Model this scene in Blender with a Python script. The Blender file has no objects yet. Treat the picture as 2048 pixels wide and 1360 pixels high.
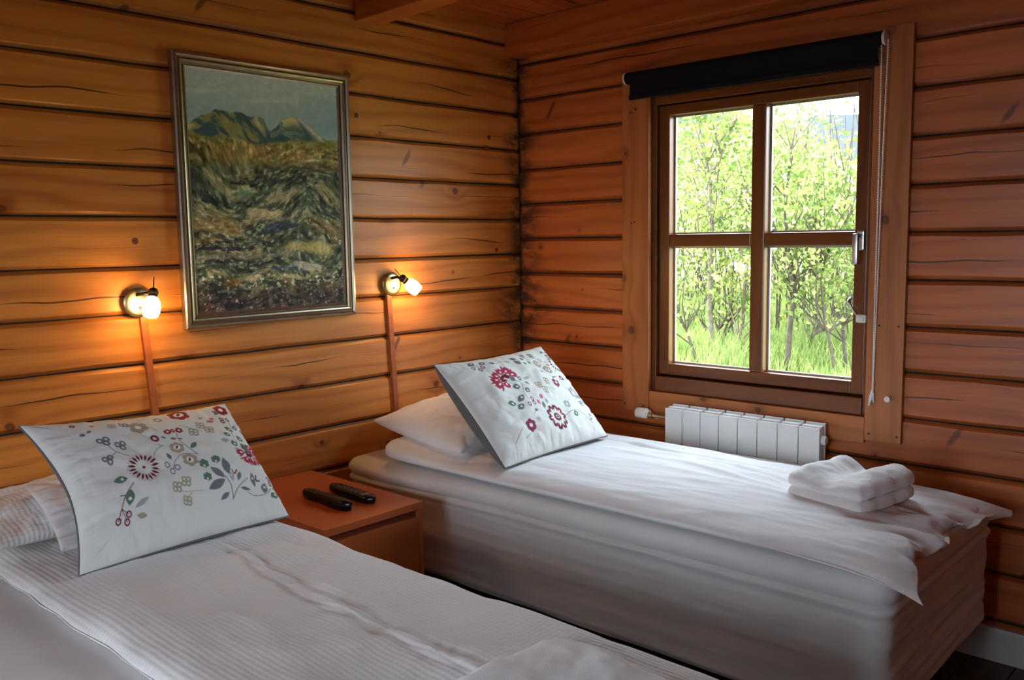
import bpy, bmesh, math, random
import numpy as np
from mathutils import Vector, Matrix

SC = bpy.context.scene
COL = SC.collection
random.seed(7)

# ------------------------------------------------------------------ camera, sky, sun, exposure
cam_d = bpy.data.cameras.new('camera')
cam_d.sensor_width = 36.0
cam_d.lens = 1793.4 / 2048 * 36.0
cam_d.clip_start = 0.05
cam_d.clip_end = 2000
cam = bpy.data.objects.new('camera', cam_d)
COL.objects.link(cam)
CAM = Vector((-3.1178, -2.808, 1.3936))
RM = Matrix(((0.6761950551648654, 0.09281000356827969, -0.7308533030699392),
             (-0.7365645509408348, 0.06461645471871291, -0.6732736264528048),
             (-0.015261378309672917, 0.9935849319596389, 0.11205388576416532)))
cam.matrix_world = Matrix.Translation(CAM) @ RM.to_4x4()
SC.camera = cam

SKY = 17.0
SUN = 17.0
LAMP = 62.0
world = bpy.data.worlds.new('sky')
SC.world = world
world.use_nodes = True
wn = world.node_tree.nodes
wn['Background'].inputs[0].default_value = (0.74, 0.86, 1.0, 1)
wn['Background'].inputs[1].default_value = SKY

sun_d = bpy.data.lights.new('sun', 'SUN')
sun_d.energy = SUN
sun_d.color = (1.0, 0.93, 0.78)
sun_d.angle = 0.01
sun = bpy.data.objects.new('sun', sun_d)
COL.objects.link(sun)
sun.rotation_euler = Vector((0.0, -0.72, -0.69)).to_track_quat('-Z', 'Y').to_euler()

def portal(name, loc, direction, sx, sy):
    d = bpy.data.lights.new(name, 'AREA')
    d.shape = 'RECTANGLE'
    d.size = sx
    d.size_y = sy
    d.cycles.is_portal = True
    o = bpy.data.objects.new(name, d)
    COL.objects.link(o)
    o.location = loc
    o.rotation_euler = Vector(direction).to_track_quat('-Z', 'Y').to_euler()
W2 = (-2.45, -1.40, 0.50, 1.70)          # opening in the unseen west wall: y0, y1, z0, z1
portal('window_portal', (0.21, -1.17, 1.36), (-1, 0, 0), 0.95, 1.25)
portal('west_window_portal', (-4.52, (W2[0] + W2[1]) / 2, (W2[2] + W2[3]) / 2), (1, 0, 0), W2[1] - W2[0], W2[3] - W2[2])

SC.view_settings.view_transform = 'Standard'
SC.view_settings.look = 'None'
SC.view_settings.gamma = 1
SC.view_settings.use_curve_mapping = False
SC.view_settings.exposure = 0.0
SC.cycles.use_denoising = True
SC.cycles.max_bounces = 10
SC.cycles.diffuse_bounces = 6
SC.cycles.sample_clamp_indirect = 8.0

# ------------------------------------------------------------------ helpers: objects
def base_loc(parent):
    v = Vector((0, 0, 0))
    while parent is not None:
        v = v + parent.location
        parent = parent.parent
    return v

def tag(o, label=None, cat=None, group=None, kind=None):
    if label: o['label'] = label
    if cat: o['category'] = cat
    if group: o['group'] = group
    if kind: o['kind'] = kind
    return o

def thing(name, loc, label, cat, group=None):
    o = bpy.data.objects.new(name, None)
    COL.objects.link(o)
    o.location = loc
    o.empty_display_size = 0.1
    return tag(o, label, cat, group)

def link_mesh(name, me, mat, parent=None, smooth=False):
    o = bpy.data.objects.new(name, me)
    COL.objects.link(o)
    if mat is not None and len(me.materials) == 0:
        me.materials.append(mat)
    if smooth:
        me.polygons.foreach_set('use_smooth', [True] * len(me.polygons))
    if parent is not None:
        o.parent = parent
    return o

def mesh(name, verts, faces, mat, parent=None, smooth=False, origin=None):
    """verts in world coordinates; origin = where the object's own origin goes"""
    b = base_loc(parent)
    og = Vector(origin) if origin is not None else b
    v = np.asarray(verts, float).reshape(-1, 3) - np.array(og)
    me = bpy.data.meshes.new(name)
    me.from_pydata(v.tolist(), [], faces if isinstance(faces, list) else faces.tolist())
    me.update()
    o = link_mesh(name, me, mat, parent, smooth)
    o.location = og - b
    return o

class MB:
    """collects shapes (world coordinates) into one mesh"""
    def __init__(self):
        self.v = []
        self.f = []
    def add(self, v, f):
        n = len(self.v)
        self.v += [tuple(p) for p in v]
        self.f += [tuple(i + n for i in q) for q in f]
        return self
    def box(self, x0, x1, y0, y1, z0, z1, bev=0.0, M=None):
        bm = bmesh.new()
        bmesh.ops.create_cube(bm, size=1.0)
        for q in bm.verts:
            q.co = Vector(((x0 + x1) / 2 + q.co.x * (x1 - x0), (y0 + y1) / 2 + q.co.y * (y1 - y0), (z0 + z1) / 2 + q.co.z * (z1 - z0)))
        if bev > 0:
            bmesh.ops.bevel(bm, geom=bm.edges[:], offset=bev, segments=2, profile=0.6, affect='EDGES', clamp_overlap=True)
        bm.verts.index_update()
        vs = [q.co.copy() for q in bm.verts]
        if M is not None:
            vs = [M @ q for q in vs]
        self.add(vs, [[q.index for q in f.verts] for f in bm.faces])
        bm.free()
        return self
    def tube(self, pts, r, n=8, cap=True):
        pts = [Vector(p) for p in pts]
        rs = r if isinstance(r, (list, tuple)) else [r] * len(pts)
        prev = None
        rings = []
        for i, p in enumerate(pts):
            a = pts[max(0, i - 1)]
            b = pts[min(len(pts) - 1, i + 1)]
            t = (b - a).normalized()
            if prev is None:
                u = t.orthogonal().normalized()
            else:
                u = (prev - t * prev.dot(t))
                u = u.normalized() if u.length > 1e-6 else t.orthogonal().normalized()
            prev = u
            w = t.cross(u)
            rings.append([p + (u * math.cos(k * 2 * math.pi / n) + w * math.sin(k * 2 * math.pi / n)) * rs[i] for k in range(n)])
        v = [q for ring in rings for q in ring]
        f = []
        for i in range(len(rings) - 1):
            for k in range(n):
                f.append((i * n + k, i * n + (k + 1) % n, (i + 1) * n + (k + 1) % n, (i + 1) * n + k))
        if cap:
            f.append(tuple(reversed(range(n))))
            f.append(tuple(range((len(rings) - 1) * n, len(rings) * n)))
        return self.add(v, f)
    def lathe(self, prof, origin, axis, n=24):
        """prof: list of (radius, height along axis)"""
        axis = Vector(axis).normalized()
        u = axis.orthogonal().normalized()
        w = axis.cross(u)
        o = Vector(origin)
        v = []
        for r, h in prof:
            for k in range(n):
                a = k * 2 * math.pi / n
                v.append(o + axis * h + (u * math.cos(a) + w * math.sin(a)) * r)
        f = []
        for i in range(len(prof) - 1):
            for k in range(n):
                f.append((i * n + k, i * n + (k + 1) % n, (i + 1) * n + (k + 1) % n, (i + 1) * n + k))
        f.append(tuple(reversed(range(n))))
        f.append(tuple(range((len(prof) - 1) * n, len(prof) * n)))
        return self.add(v, f)
    def sphere(self, c, r, n=12, sc=(1, 1, 1)):
        v = []
        m = n // 2
        for i in range(m + 1):
            th = math.pi * i / m
            for k in range(n):
                a = 2 * math.pi * k / n
                v.append((c[0] + r * sc[0] * math.sin(th) * math.cos(a), c[1] + r * sc[1] * math.sin(th) * math.sin(a), c[2] + r * sc[2] * math.cos(th)))
        f = []
        for i in range(m):
            for k in range(n):
                f.append((i * n + k, (i + 1) * n + k, (i + 1) * n + (k + 1) % n, i * n + (k + 1) % n))
        return self.add(v, f)
    def build(self, name, mat, parent=None, smooth=False, origin=None):
        return mesh(name, self.v, self.f, mat, parent, smooth, origin)

def auto_smooth(o, deg=35):
    me = o.data
    me.polygons.foreach_set('use_smooth', [True] * len(me.polygons))
    bm = bmesh.new()
    bm.from_mesh(me)
    for e in bm.edges:
        if len(e.link_faces) == 2 and e.calc_face_angle(0) > math.radians(deg):
            e.smooth = False
    bm.to_mesh(me)
    bm.free()
    return o

# ------------------------------------------------------------------ helpers: numpy noise
def vnoise(x, y, seed=0):
    rs = np.random.RandomState(seed)
    N = 256
    L = rs.rand(N, N)
    xi = np.floor(x).astype(int)
    yi = np.floor(y).astype(int)
    fx = x - xi
    fy = y - yi
    fx = fx * fx * (3 - 2 * fx)
    fy = fy * fy * (3 - 2 * fy)
    g = lambda a, b: L[a % N, b % N]
    return (g(xi, yi) * (1 - fx) + g(xi + 1, yi) * fx) * (1 - fy) + (g(xi, yi + 1) * (1 - fx) + g(xi + 1, yi + 1) * fx) * fy

def fbm(x, y, seed=0, oct=4):
    s = 0
    a = 0.5
    for i in range(oct):
        s = s + a * (vnoise(x * 2 ** i + 17.3 * i, y * 2 ** i + 9.1 * i, seed + i) - 0.5)
        a *= 0.5
    return s * 2

def sstep(a, b, x):
    t = np.clip((x - a) / (b - a), 0, 1)
    return t * t * (3 - 2 * t)

def grid_faces(n, m):
    i = np.arange(n - 1)[:, None]
    j = np.arange(m - 1)[None, :]
    a = i * m + j
    return np.stack([a, a + m, a + m + 1, a + 1], -1).reshape(-1, 4)

def srgb(r, g, b):
    f = lambda c: (c / 255) / 12.92 if c / 255 <= 0.04045 else ((c / 255 + 0.055) / 1.055) ** 2.4
    return (f(r), f(g), f(b), 1)

# ------------------------------------------------------------------ helpers: materials
class NT:
    def __init__(self, name):
        self.m = bpy.data.materials.new(name)
        self.m.use_nodes = True
        self.t = self.m.node_tree
        self.p = self.t.nodes['Principled BSDF']
    def n(self, kind, **kw):
        o = self.t.nodes.new('ShaderNode' + kind)
        for k, v in kw.items():
            setattr(o, k, v)
        return o
    def l(self, a, b):
        self.t.links.new(a, b)
    def val(self, sock, v):
        if isinstance(v, bpy.types.NodeSocket):
            self.l(v, sock)
        else:
            sock.default_value = v
    def math(self, op, a, b=None, c=None, clamp=False):
        o = self.n('Math', operation=op, use_clamp=clamp)
        self.val(o.inputs[0], a)
        if b is not None: self.val(o.inputs[1], b)
        if c is not None: self.val(o.inputs[2], c)
        return o.outputs[0]
    def mix(self, fac, a, b, blend='MIX'):
        o = self.n('Mix', data_type='RGBA', blend_type=blend)
        self.val(o.inputs[0], fac)
        self.val(o.inputs[6], a)
        self.val(o.inputs[7], b)
        return o.outputs[2]
    def ramp(self, fac, stops):
        o = self.n('ValToRGB')
        e = o.color_ramp.elements
        while len(e) < len(stops): e.new(0.5)
        for i, (p, c) in enumerate(stops):
            e[i].position = p
            e[i].color = c if len(c) == 4 else (*c, 1)
        self.l(fac, o.inputs[0])
        return o.outputs[0]
    def step(self, x, a, b):
        o = self.n('MapRange', interpolation_type='SMOOTHSTEP')
        self.val(o.inputs[0], x)
        self.val(o.inputs[1], a)
        self.val(o.inputs[2], b)
        return o.outputs[0]
    def noise(self, vec, scale, detail=3, rough=0.55, out=0, dist=0.0):
        o = self.n('TexNoise')
        self.l(vec, o.inputs['Vector'])
        o.inputs['Scale'].default_value = scale
        o.inputs['Detail'].default_value = detail
        o.inputs['Roughness'].default_value = rough
        o.inputs['Distortion'].default_value = dist
        return o.outputs[out]
    def mapv(self, vec, sc, off=None):
        o = self.n('VectorMath', operation='MULTIPLY')
        self.l(vec, o.inputs[0])
        o.inputs[1].default_value = sc
        return o.outputs[0]
    def addv(self, a, b):
        o = self.n('VectorMath', operation='ADD')
        self.val(o.inputs[0], a)
        self.val(o.inputs[1], b)
        return o.outputs[0]
    def bump(self, h, strength=0.3, dist=0.01):
        o = self.n('Bump')
        o.inputs['Strength'].default_value = strength
        o.inputs['Distance'].default_value = dist
        self.l(h, o.inputs['Height'])
        self.l(o.outputs[0], self.p.inputs['Normal'])

def plain(name, col, rough=0.5, metal=0.0, noise_amt=0.0, scale=30, spec=0.5, coat=0.0):
    k = NT(name)
    p = k.p
    p.inputs['Roughness'].default_value = rough
    p.inputs['Metallic'].default_value = metal
    p.inputs['Specular IOR Level'].default_value = spec
    p.inputs['Coat Weight'].default_value = coat
    tc = k.n('TexCoord').outputs['Object']
    n = k.noise(tc, scale, 3)
    a = noise_amt if noise_amt else 0.06
    c = k.mix(k.step(n, 0.3, 0.7), tuple(x * (1 - a) for x in col[:3]) + (1,), tuple(min(1, x * (1 + a)) for x in col[:3]) + (1,))
    k.l(c, p.inputs['Base Color'])
    return k.m

def wood(name, light, dark, knots=0.5, cell=0.30, grain=1.0, rough=0.42, stains=False, cracks=True, coat=0.0, vary=0.25):
    """pine board: the board runs along its own X axis, its face in X-Z"""
    k = NT(name)
    p = k.p
    tc = k.n('TexCoord').outputs['Object']
    oi = k.n('ObjectInfo')
    rnd = oi.outputs['Random']
    off = k.n('CombineXYZ')
    k.l(k.math('MULTIPLY', rnd, 37.0), off.inputs[0])
    k.l(k.math('MULTIPLY', rnd, 11.0), off.inputs[1])
    k.l(k.math('MULTIPLY', rnd, 23.0), off.inputs[2])
    v = k.addv(tc, off.outputs[0])
    # knots
    vor = k.n('TexVoronoi', voronoi_dimensions='2D', feature='F1')
    sep = k.n('SeparateXYZ')
    k.l(v, sep.inputs[0])
    xz = k.n('CombineXYZ')
    wob = k.noise(k.mapv(v, (9, 9, 9)), 1.0, 2)
    k.l(k.math('MULTIPLY_ADD', wob, 0.018, sep.outputs[0]), xz.inputs[0])
    k.l(k.math('MULTIPLY_ADD', wob, 0.02, k.math('MULTIPLY', sep.outputs[2], 1.15)), xz.inputs[1])
    k.l(xz.outputs[0], vor.inputs['Vector'])
    vor.inputs['Scale'].default_value = 1.0 / cell
    vor.inputs['Randomness'].default_value = 1.0
    dist = k.math('MULTIPLY', vor.outputs['Distance'], cell)
    vsep = k.n('SeparateColor')
    k.l(vor.outputs['Color'], vsep.inputs[0])
    size = k.math('MULTIPLY_ADD', vsep.outputs[0], 0.019, 0.003)
    has = k.math('LESS_THAN', vsep.outputs[1], knots)
    kd = k.math('DIVIDE', dist, size)
    knot = k.math('MULTIPLY', k.math('SUBTRACT', 1.0, k.step(kd, 0.6, 1.15)), has)
    halo = k.math('MULTIPLY', k.math('SUBTRACT', 1.0, k.step(kd, 0.8, 4.5)), has)
    # grain flowing around knots
    n1 = k.noise(k.mapv(v, (0.9, 4.0, 4.0)), 1.0, 2)
    phase = k.math('MULTIPLY_ADD', n1, 20.0 * grain, k.math('MULTIPLY', sep.outputs[2], 95.0 * grain))
    phase = k.math('MULTIPLY_ADD', halo, 3.0, phase)
    bands = k.math('MULTIPLY_ADD', k.math('SINE', phase), 0.5, 0.5)
    bands = k.math('POWER', bands, 2.2)
    fine = k.noise(k.mapv(v, (3.0, 140.0, 140.0)), 1.0, 4)
    big = k.noise(k.mapv(v, (1.3, 5.0, 5.0)), 1.0, 3)
    fac = k.math('MULTIPLY_ADD', bands, 0.24, k.math('MULTIPLY', fine, 0.36))
    fac = k.math('ADD', fac, k.math('MULTIPLY', big, 0.62))
    fac = k.math('MULTIPLY_ADD', k.math('SUBTRACT', rnd, 0.5), vary, fac)
    fac = k.math('MULTIPLY_ADD', halo, 0.22, fac)
    mid = tuple((a + b) / 2 for a, b in zip(light, dark))
    col = k.ramp(fac, [(0.30, light), (0.66, mid), (1.0, dark)])
    kc = k.mix(k.math('MULTIPLY', k.step(k.math('SINE', k.math('MULTIPLY', kd, 9.0)), -0.5, 0.8), 0.5), tuple(c * 0.30 for c in dark[:3]) + (1,), tuple(c * 0.62 for c in dark[:3]) + (1,))
    col = k.mix(k.math('MULTIPLY', knot, 0.85), col, kc)
    if cracks:
        cn = k.noise(k.mapv(v, (1.1, 0.0, 0.0)), 1.0, 3)
        zc = k.math('ADD', k.math('MULTIPLY', k.math('SUBTRACT', cn, 0.5), 0.12), k.math('MULTIPLY', k.math('SUBTRACT', rnd, 0.5), 0.07))
        tsep = k.n('SeparateXYZ')
        k.l(tc, tsep.inputs[0])
        cd = k.math('ABSOLUTE', k.math('SUBTRACT', tsep.outputs[2], zc))
        cw = k.math('MULTIPLY', k.step(k.noise(k.mapv(v, (0.8, 0.0, 0.0)), 1.7, 2), 0.47, 0.60), 0.0026)
        crack = k.math('LESS_THAN', cd, cw)
        col = k.mix(k.math('MULTIPLY', crack, 0.85), col, tuple(c * 0.10 for c in dark[:3]) + (1,))
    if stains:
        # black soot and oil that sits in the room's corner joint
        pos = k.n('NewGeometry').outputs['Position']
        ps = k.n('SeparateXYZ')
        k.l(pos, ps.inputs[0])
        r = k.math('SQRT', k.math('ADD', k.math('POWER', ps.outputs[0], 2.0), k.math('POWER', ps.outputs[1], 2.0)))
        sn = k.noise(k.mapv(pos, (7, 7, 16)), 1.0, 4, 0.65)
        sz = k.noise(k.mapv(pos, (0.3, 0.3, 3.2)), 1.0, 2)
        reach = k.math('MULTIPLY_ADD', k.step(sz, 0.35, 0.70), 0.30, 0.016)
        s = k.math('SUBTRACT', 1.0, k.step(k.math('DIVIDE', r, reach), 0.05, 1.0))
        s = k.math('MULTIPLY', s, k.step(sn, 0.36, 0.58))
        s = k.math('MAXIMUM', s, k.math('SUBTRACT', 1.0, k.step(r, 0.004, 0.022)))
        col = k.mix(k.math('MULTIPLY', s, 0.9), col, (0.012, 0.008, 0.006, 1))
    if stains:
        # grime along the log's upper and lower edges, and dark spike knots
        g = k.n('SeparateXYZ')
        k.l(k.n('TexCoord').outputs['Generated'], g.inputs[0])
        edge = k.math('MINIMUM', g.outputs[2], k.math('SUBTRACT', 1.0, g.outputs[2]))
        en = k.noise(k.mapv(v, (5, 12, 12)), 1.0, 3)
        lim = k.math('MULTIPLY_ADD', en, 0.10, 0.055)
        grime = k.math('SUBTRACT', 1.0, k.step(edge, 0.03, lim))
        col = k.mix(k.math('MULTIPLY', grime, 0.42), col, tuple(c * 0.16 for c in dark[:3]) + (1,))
        sp = k.n('TexVoronoi', voronoi_dimensions='2D', feature='F1')
        sv = k.n('CombineXYZ')
        k.l(k.math('MULTIPLY', k.math('MULTIPLY_ADD', sep.outputs[2], -0.7, sep.outputs[0]), 7.0), sv.inputs[0])
        k.l(k.math('MULTIPLY', k.math('MULTIPLY_ADD', sep.outputs[0], 0.7, sep.outputs[2]), 1.7), sv.inputs[1])
        k.l(k.addv(sv.outputs[0], k.mapv(k.noise(k.mapv(v, (14, 14, 14)), 1.0, 2, out=1), (0.12, 0.12, 0.0))), sp.inputs['Vector'])
        sp.inputs['Scale'].default_value = 1.0
        ss = k.n('SeparateColor')
        k.l(sp.outputs['Color'], ss.inputs[0])
        spike = k.math('MULTIPLY', k.math('SUBTRACT', 1.0, k.step(sp.outputs['Distance'], 0.05, 0.12)), k.math('LESS_THAN', ss.outputs[0], 0.10))
        col = k.mix(k.math('MULTIPLY', spike, 0.72), col, tuple(c * 0.30 for c in dark[:3]) + (1,))
    k.l(col, p.inputs['Base Color'])
    p.inputs['Roughness'].default_value = rough
    p.inputs['Specular IOR Level'].default_value = 0.4
    p.inputs['Coat Weight'].default_value = coat
    p.inputs['Coat Roughness'].default_value = 0.3
    k.bump(k.math('MULTIPLY_ADD', knot, -0.5, k.math('ADD', k.math('MULTIPLY', fine, 0.5), k.math('MULTIPLY', big, 0.8))), 0.25, 0.004)
    return k.m

def fabric(name, col, rough=0.85, weave=900, bump=0.12, waffle=None, sheen=0.2, wr=0.0):
    k = NT(name)
    p = k.p
    tc = k.n('TexCoord').outputs['Object']
    n = k.noise(tc, weave, 2)
    big = k.noise(tc, 6, 3)
    c = k.mix(k.step(big, 0.3, 0.7), tuple(x * 0.96 for x in col[:3]) + (1,), tuple(min(1, x * 1.02) for x in col[:3]) + (1,))
    h = k.math('MULTIPLY', n, 0.3)
    if waffle:
        s = k.n('SeparateXYZ')
        k.l(tc, s.inputs[0])
        wx = k.math('SINE', k.math('MULTIPLY', s.outputs[0], 2 * math.pi / waffle))
        wy = k.math('SINE', k.math('MULTIPLY', s.outputs[1], 2 * math.pi / waffle))
        w = k.math('ADD', k.math('MULTIPLY', wx, 0.5), k.math('MULTIPLY', wy, 0.5))
        h = k.math('MULTIPLY_ADD', w, 0.5, h)
        c = k.mix(k.math('MULTIPLY', k.step(w, -0.2, -0.9), 0.16), c, tuple(x * 0.7 for x in col[:3]) + (1,))
    if wr:
        wn_ = k.noise(k.mapv(tc, (9, 5, 9)), 1.0, 4, 0.55, dist=0.6)
        h = k.math('MULTIPLY_ADD', wn_, wr, h)
    k.l(c, p.inputs['Base Color'])
    p.inputs['Roughness'].default_value = rough
    p.inputs['Sheen Weight'].default_value = sheen
    p.inputs['Specular IOR Level'].default_value = 0.25
    k.bump(h, bump, 0.004)
    return k.m

def painted(name, rough=0.8, attr='paint', bump=0.1, scale=600):
    k = NT(name)
    a = k.n('VertexColor', layer_name=attr)
    k.l(a.outputs['Color'], k.p.inputs['Base Color'])
    k.p.inputs['Roughness'].default_value = rough
    k.p.inputs['Specular IOR Level'].default_value = 0.3
    tc = k.n('TexCoord').outputs['Object']
    k.bump(k.noise(tc, scale, 3), bump, 0.003)
    return k.m

PINE_L = srgb(214, 132, 70)
PINE_D = srgb(152, 76, 34)
M = {}
M['log'] = wood('lacquered_pine_log_lit', srgb(224, 144, 64), srgb(160, 86, 30), knots=0.42, cell=0.34, stains=True, coat=0.12)  # left wall: golden window light put into the pine colour
M['log_bounce'] = wood('pine_log_red_bounce', srgb(200, 110, 50), srgb(142, 68, 26), knots=0.42, cell=0.34, stains=True, coat=0.08)  # same pine for the right wall, reddened and darkened for bounced light
M['casing'] = wood('pine_casing', srgb(188, 114, 58), srgb(142, 78, 34), knots=0.4, cell=0.22, cracks=False, vary=0.1)
M['beam'] = wood('pine_beam', srgb(190, 104, 44), srgb(134, 62, 22), knots=0.3, cell=0.3, cracks=True)
M['ceiling'] = wood('pine_ceiling_board', srgb(180, 92, 40), srgb(126, 56, 20), knots=0.3, cell=0.3, cracks=False)
M['frame_wood'] = wood('stained_window_frame', srgb(126, 70, 28), srgb(84, 44, 16), knots=0.0, cracks=False, rough=0.3, vary=0.05)
M['floor'] = wood('dark_floor_plank', srgb(84, 60, 46), srgb(52, 36, 28), knots=0.15, cracks=False, rough=0.45)
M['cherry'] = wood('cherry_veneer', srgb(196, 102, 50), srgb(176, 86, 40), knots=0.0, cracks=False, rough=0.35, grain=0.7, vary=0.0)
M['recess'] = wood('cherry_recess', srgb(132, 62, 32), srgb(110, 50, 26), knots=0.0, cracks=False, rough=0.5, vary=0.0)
M['cover'] = wood('cable_cover_wood', srgb(176, 98, 48), srgb(150, 78, 36), knots=0.0, cracks=False, vary=0.0)
M['caulk'] = plain('dark_joint', (0.022, 0.012, 0.007, 1), 0.95)
M['outer'] = plain('outer_wall', (0.16, 0.07, 0.03, 1), 0.9)
M['white_paint'] = plain('white_enamel', (0.74, 0.75, 0.74, 1), 0.35, noise_amt=0.015)
M['baseboard'] = plain('white_baseboard_paint', (0.55, 0.55, 0.53, 1), 0.5, noise_amt=0.03)
M['white_plastic'] = plain('white_plastic', (0.75, 0.74, 0.70, 1), 0.4)
M['black_cloth'] = plain('black_blind_cloth', (0.006, 0.006, 0.008, 1), 0.8, spec=0.2)
M['black_plastic'] = plain('black_plastic', (0.004, 0.004, 0.0045, 1), 0.22, spec=0.25)
M['button'] = plain('grey_rubber', (0.17, 0.17, 0.18, 1), 0.4)
M['screen'] = plain('grey_display', (0.16, 0.17, 0.18, 1), 0.3)
M['steel'] = plain('brushed_steel', (0.56, 0.56, 0.55, 1), 0.35, 1.0)
M['brass'] = plain('aged_brass', (0.52, 0.44, 0.26, 1), 0.38, 1.0)
M['dark_metal'] = plain('dark_bronze', (0.035, 0.026, 0.018, 1), 0.45, 0.6)
M['silver_frame'] = plain('champagne_frame', (0.40, 0.355, 0.27, 1), 0.34, 0.9, 0.12, 14)
M['bronze_frame'] = plain('bronze_frame_band', (0.16, 0.10, 0.06, 1), 0.4, 0.7)
M['sheet'] = fabric('white_cotton_sheet', (0.74, 0.725, 0.71), wr=0.5, bump=0.2)
M['divan'] = fabric('white_stretch_cover', (0.72, 0.715, 0.71), wr=0.6, bump=0.22)
M['duvet'] = fabric('white_cotton_duvet', (0.80, 0.79, 0.79), wr=0.7, bump=0.25)
M['waffle'] = fabric('white_waffle_cotton', (0.80, 0.78, 0.755), waffle=0.0125, bump=0.35, wr=0.5)
M['pillow'] = fabric('white_pillowcase', (0.80, 0.77, 0.75), wr=0.6, bump=0.25)
M['towel'] = fabric('white_terry', (0.82, 0.80, 0.79), weave=420, bump=0.7, sheen=0.5)
M['grey_back'] = fabric('grey_cushion_cloth', (0.13, 0.132, 0.13))
M['print'] = painted('printed_cushion_cotton', 0.8, bump=0.08)
M['canvas'] = painted('oil_paint', 0.55, bump=0.35, scale=160)

def glass_mat():
    k = NT('window_glass')
    k.t.nodes.remove(k.p)
    out = k.t.nodes['Material Output']
    tr = k.n('BsdfTransparent')
    tr.inputs[0].default_value = (0.95, 0.97, 0.96, 1)
    gl = k.n('BsdfGlossy')
    gl.inputs['Roughness'].default_value = 0.02
    fr = k.n('Fresnel')
    fr.inputs[0].default_value = 1.45
    mx = k.n('MixShader')
    bf = k.n('NewGeometry').outputs['Backfacing']
    k.l(k.math('MULTIPLY', fr.outputs[0], k.math('SUBTRACT', 1.0, bf)), mx.inputs[0])
    k.l(tr.outputs[0], mx.inputs[1])
    k.l(gl.outputs[0], mx.inputs[2])
    k.l(mx.outputs[0], out.inputs[0])
    return k.m
M['glass'] = glass_mat()

def shade_mat():
    k = NT('lit_frosted_glass')
    p = k.p
    p.inputs['Base Color'].default_value = (0.9, 0.85, 0.75, 1)
    p.inputs['Roughness'].default_value = 0.3
    tc = k.n('TexCoord').outputs['Object']
    n = k.noise(tc, 40, 2)
    c = k.mix(n, (1.0, 0.56, 0.20, 1), (1.0, 0.62, 0.25, 1))
    k.l(c, p.inputs['Emission Color'])
    p.inputs['Emission Strength'].default_value = LAMP
    return k.m
M['shade'] = shade_mat()

def leaf_mat(name, a, b, tr=0.5):
    k = NT(name)
    k.t.nodes.remove(k.p)
    out = k.t.nodes['Material Output']
    tc = k.n('TexCoord').outputs['Object']
    n = k.noise(tc, 5.0, 3)
    c = k.mix(k.step(n, 0.42, 0.60), a, b)
    d = k.n('BsdfDiffuse')
    t = k.n('BsdfTranslucent')
    k.l(c, d.inputs[0])
    k.l(c, t.inputs[0])
    mx = k.n('MixShader')
    mx.inputs[0].default_value = tr
    k.l(d.outputs[0], mx.inputs[1])
    k.l(t.outputs[0], mx.inputs[2])
    k.l(mx.outputs[0], out.inputs[0])
    return k.m
M['leaf'] = leaf_mat('young_birch_leaf', (0.27, 0.305, 0.085, 1), (0.082, 0.125, 0.03, 1))
M['leaf2'] = leaf_mat('willow_leaf', (0.34, 0.36, 0.135, 1), (0.115, 0.16, 0.043, 1))
M['grass'] = leaf_mat('meadow_grass', (0.31, 0.36, 0.115, 1), (0.17, 0.235, 0.068, 1), 0.45)
M['bark'] = plain('pale_bark', (0.15, 0.12, 0.08, 1), 0.9, noise_amt=0.3)
M['bark2'] = plain('brown_bark', (0.06, 0.042, 0.026, 1), 0.9, noise_amt=0.3)
M['soil'] = plain('meadow_ground', (0.27, 0.29, 0.11, 1), 1.0, noise_amt=0.4, scale=2)
M['bounce_cut_ground'] = plain('dark_bounce_cut_ground', (0.045, 0.035, 0.028, 1), 1.0, noise_amt=0.3, scale=3)  # for the unseen ground added to cut bounced light
M['hill'] = plain('far_hillside', (0.011, 0.016, 0.021, 1), 1.0, noise_amt=0.35, scale=0.05)

# ------------------------------------------------------------------ room shell
RX0, RY0, CEIL = -4.40, -4.40, 2.346
ZL = [0.06, 0.217, 0.370, 0.523, 0.687, 0.851, 1.011, 1.172, 1.324, 1.482, 1.639, 1.796, 1.957, 2.113, 2.259, 2.40]
ZR = [-0.02, 0.13, 0.290, 0.446, 0.604, 0.765, 0.9225, 1.078, 1.236, 1.395, 1.552, 1.708, 1.868, 2.022, 2.178, 2.34]
WY0, WY1, WZ0, WZ1 = -1.640, -0.700, 0.757, 1.955        # window opening in the right wall

def holed_wall(name, axis, front, back, a0, a1, z0, z1, hole, mat):
    """slab wall; axis 'x' = wall plane x const; hole = (a0,a1,z0,z1)"""
    b = MB()
    def bx(p0, p1, q0, q1):
        if axis == 'x': b.box(front, back, p0, p1, q0, q1)
        else: b.box(p0, p1, front, back, q0, q1)
    if hole is None:
        bx(a0, a1, z0, z1)
    else:
        h0, h1, k0, k1 = hole
        bx(a0, h0, z0, z1); bx(h1, a1, z0, z1); bx(h0, h1, z0, k0); bx(h0, h1, k1, z1)
    return tag(b.build(name, mat), kind='structure')

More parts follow.
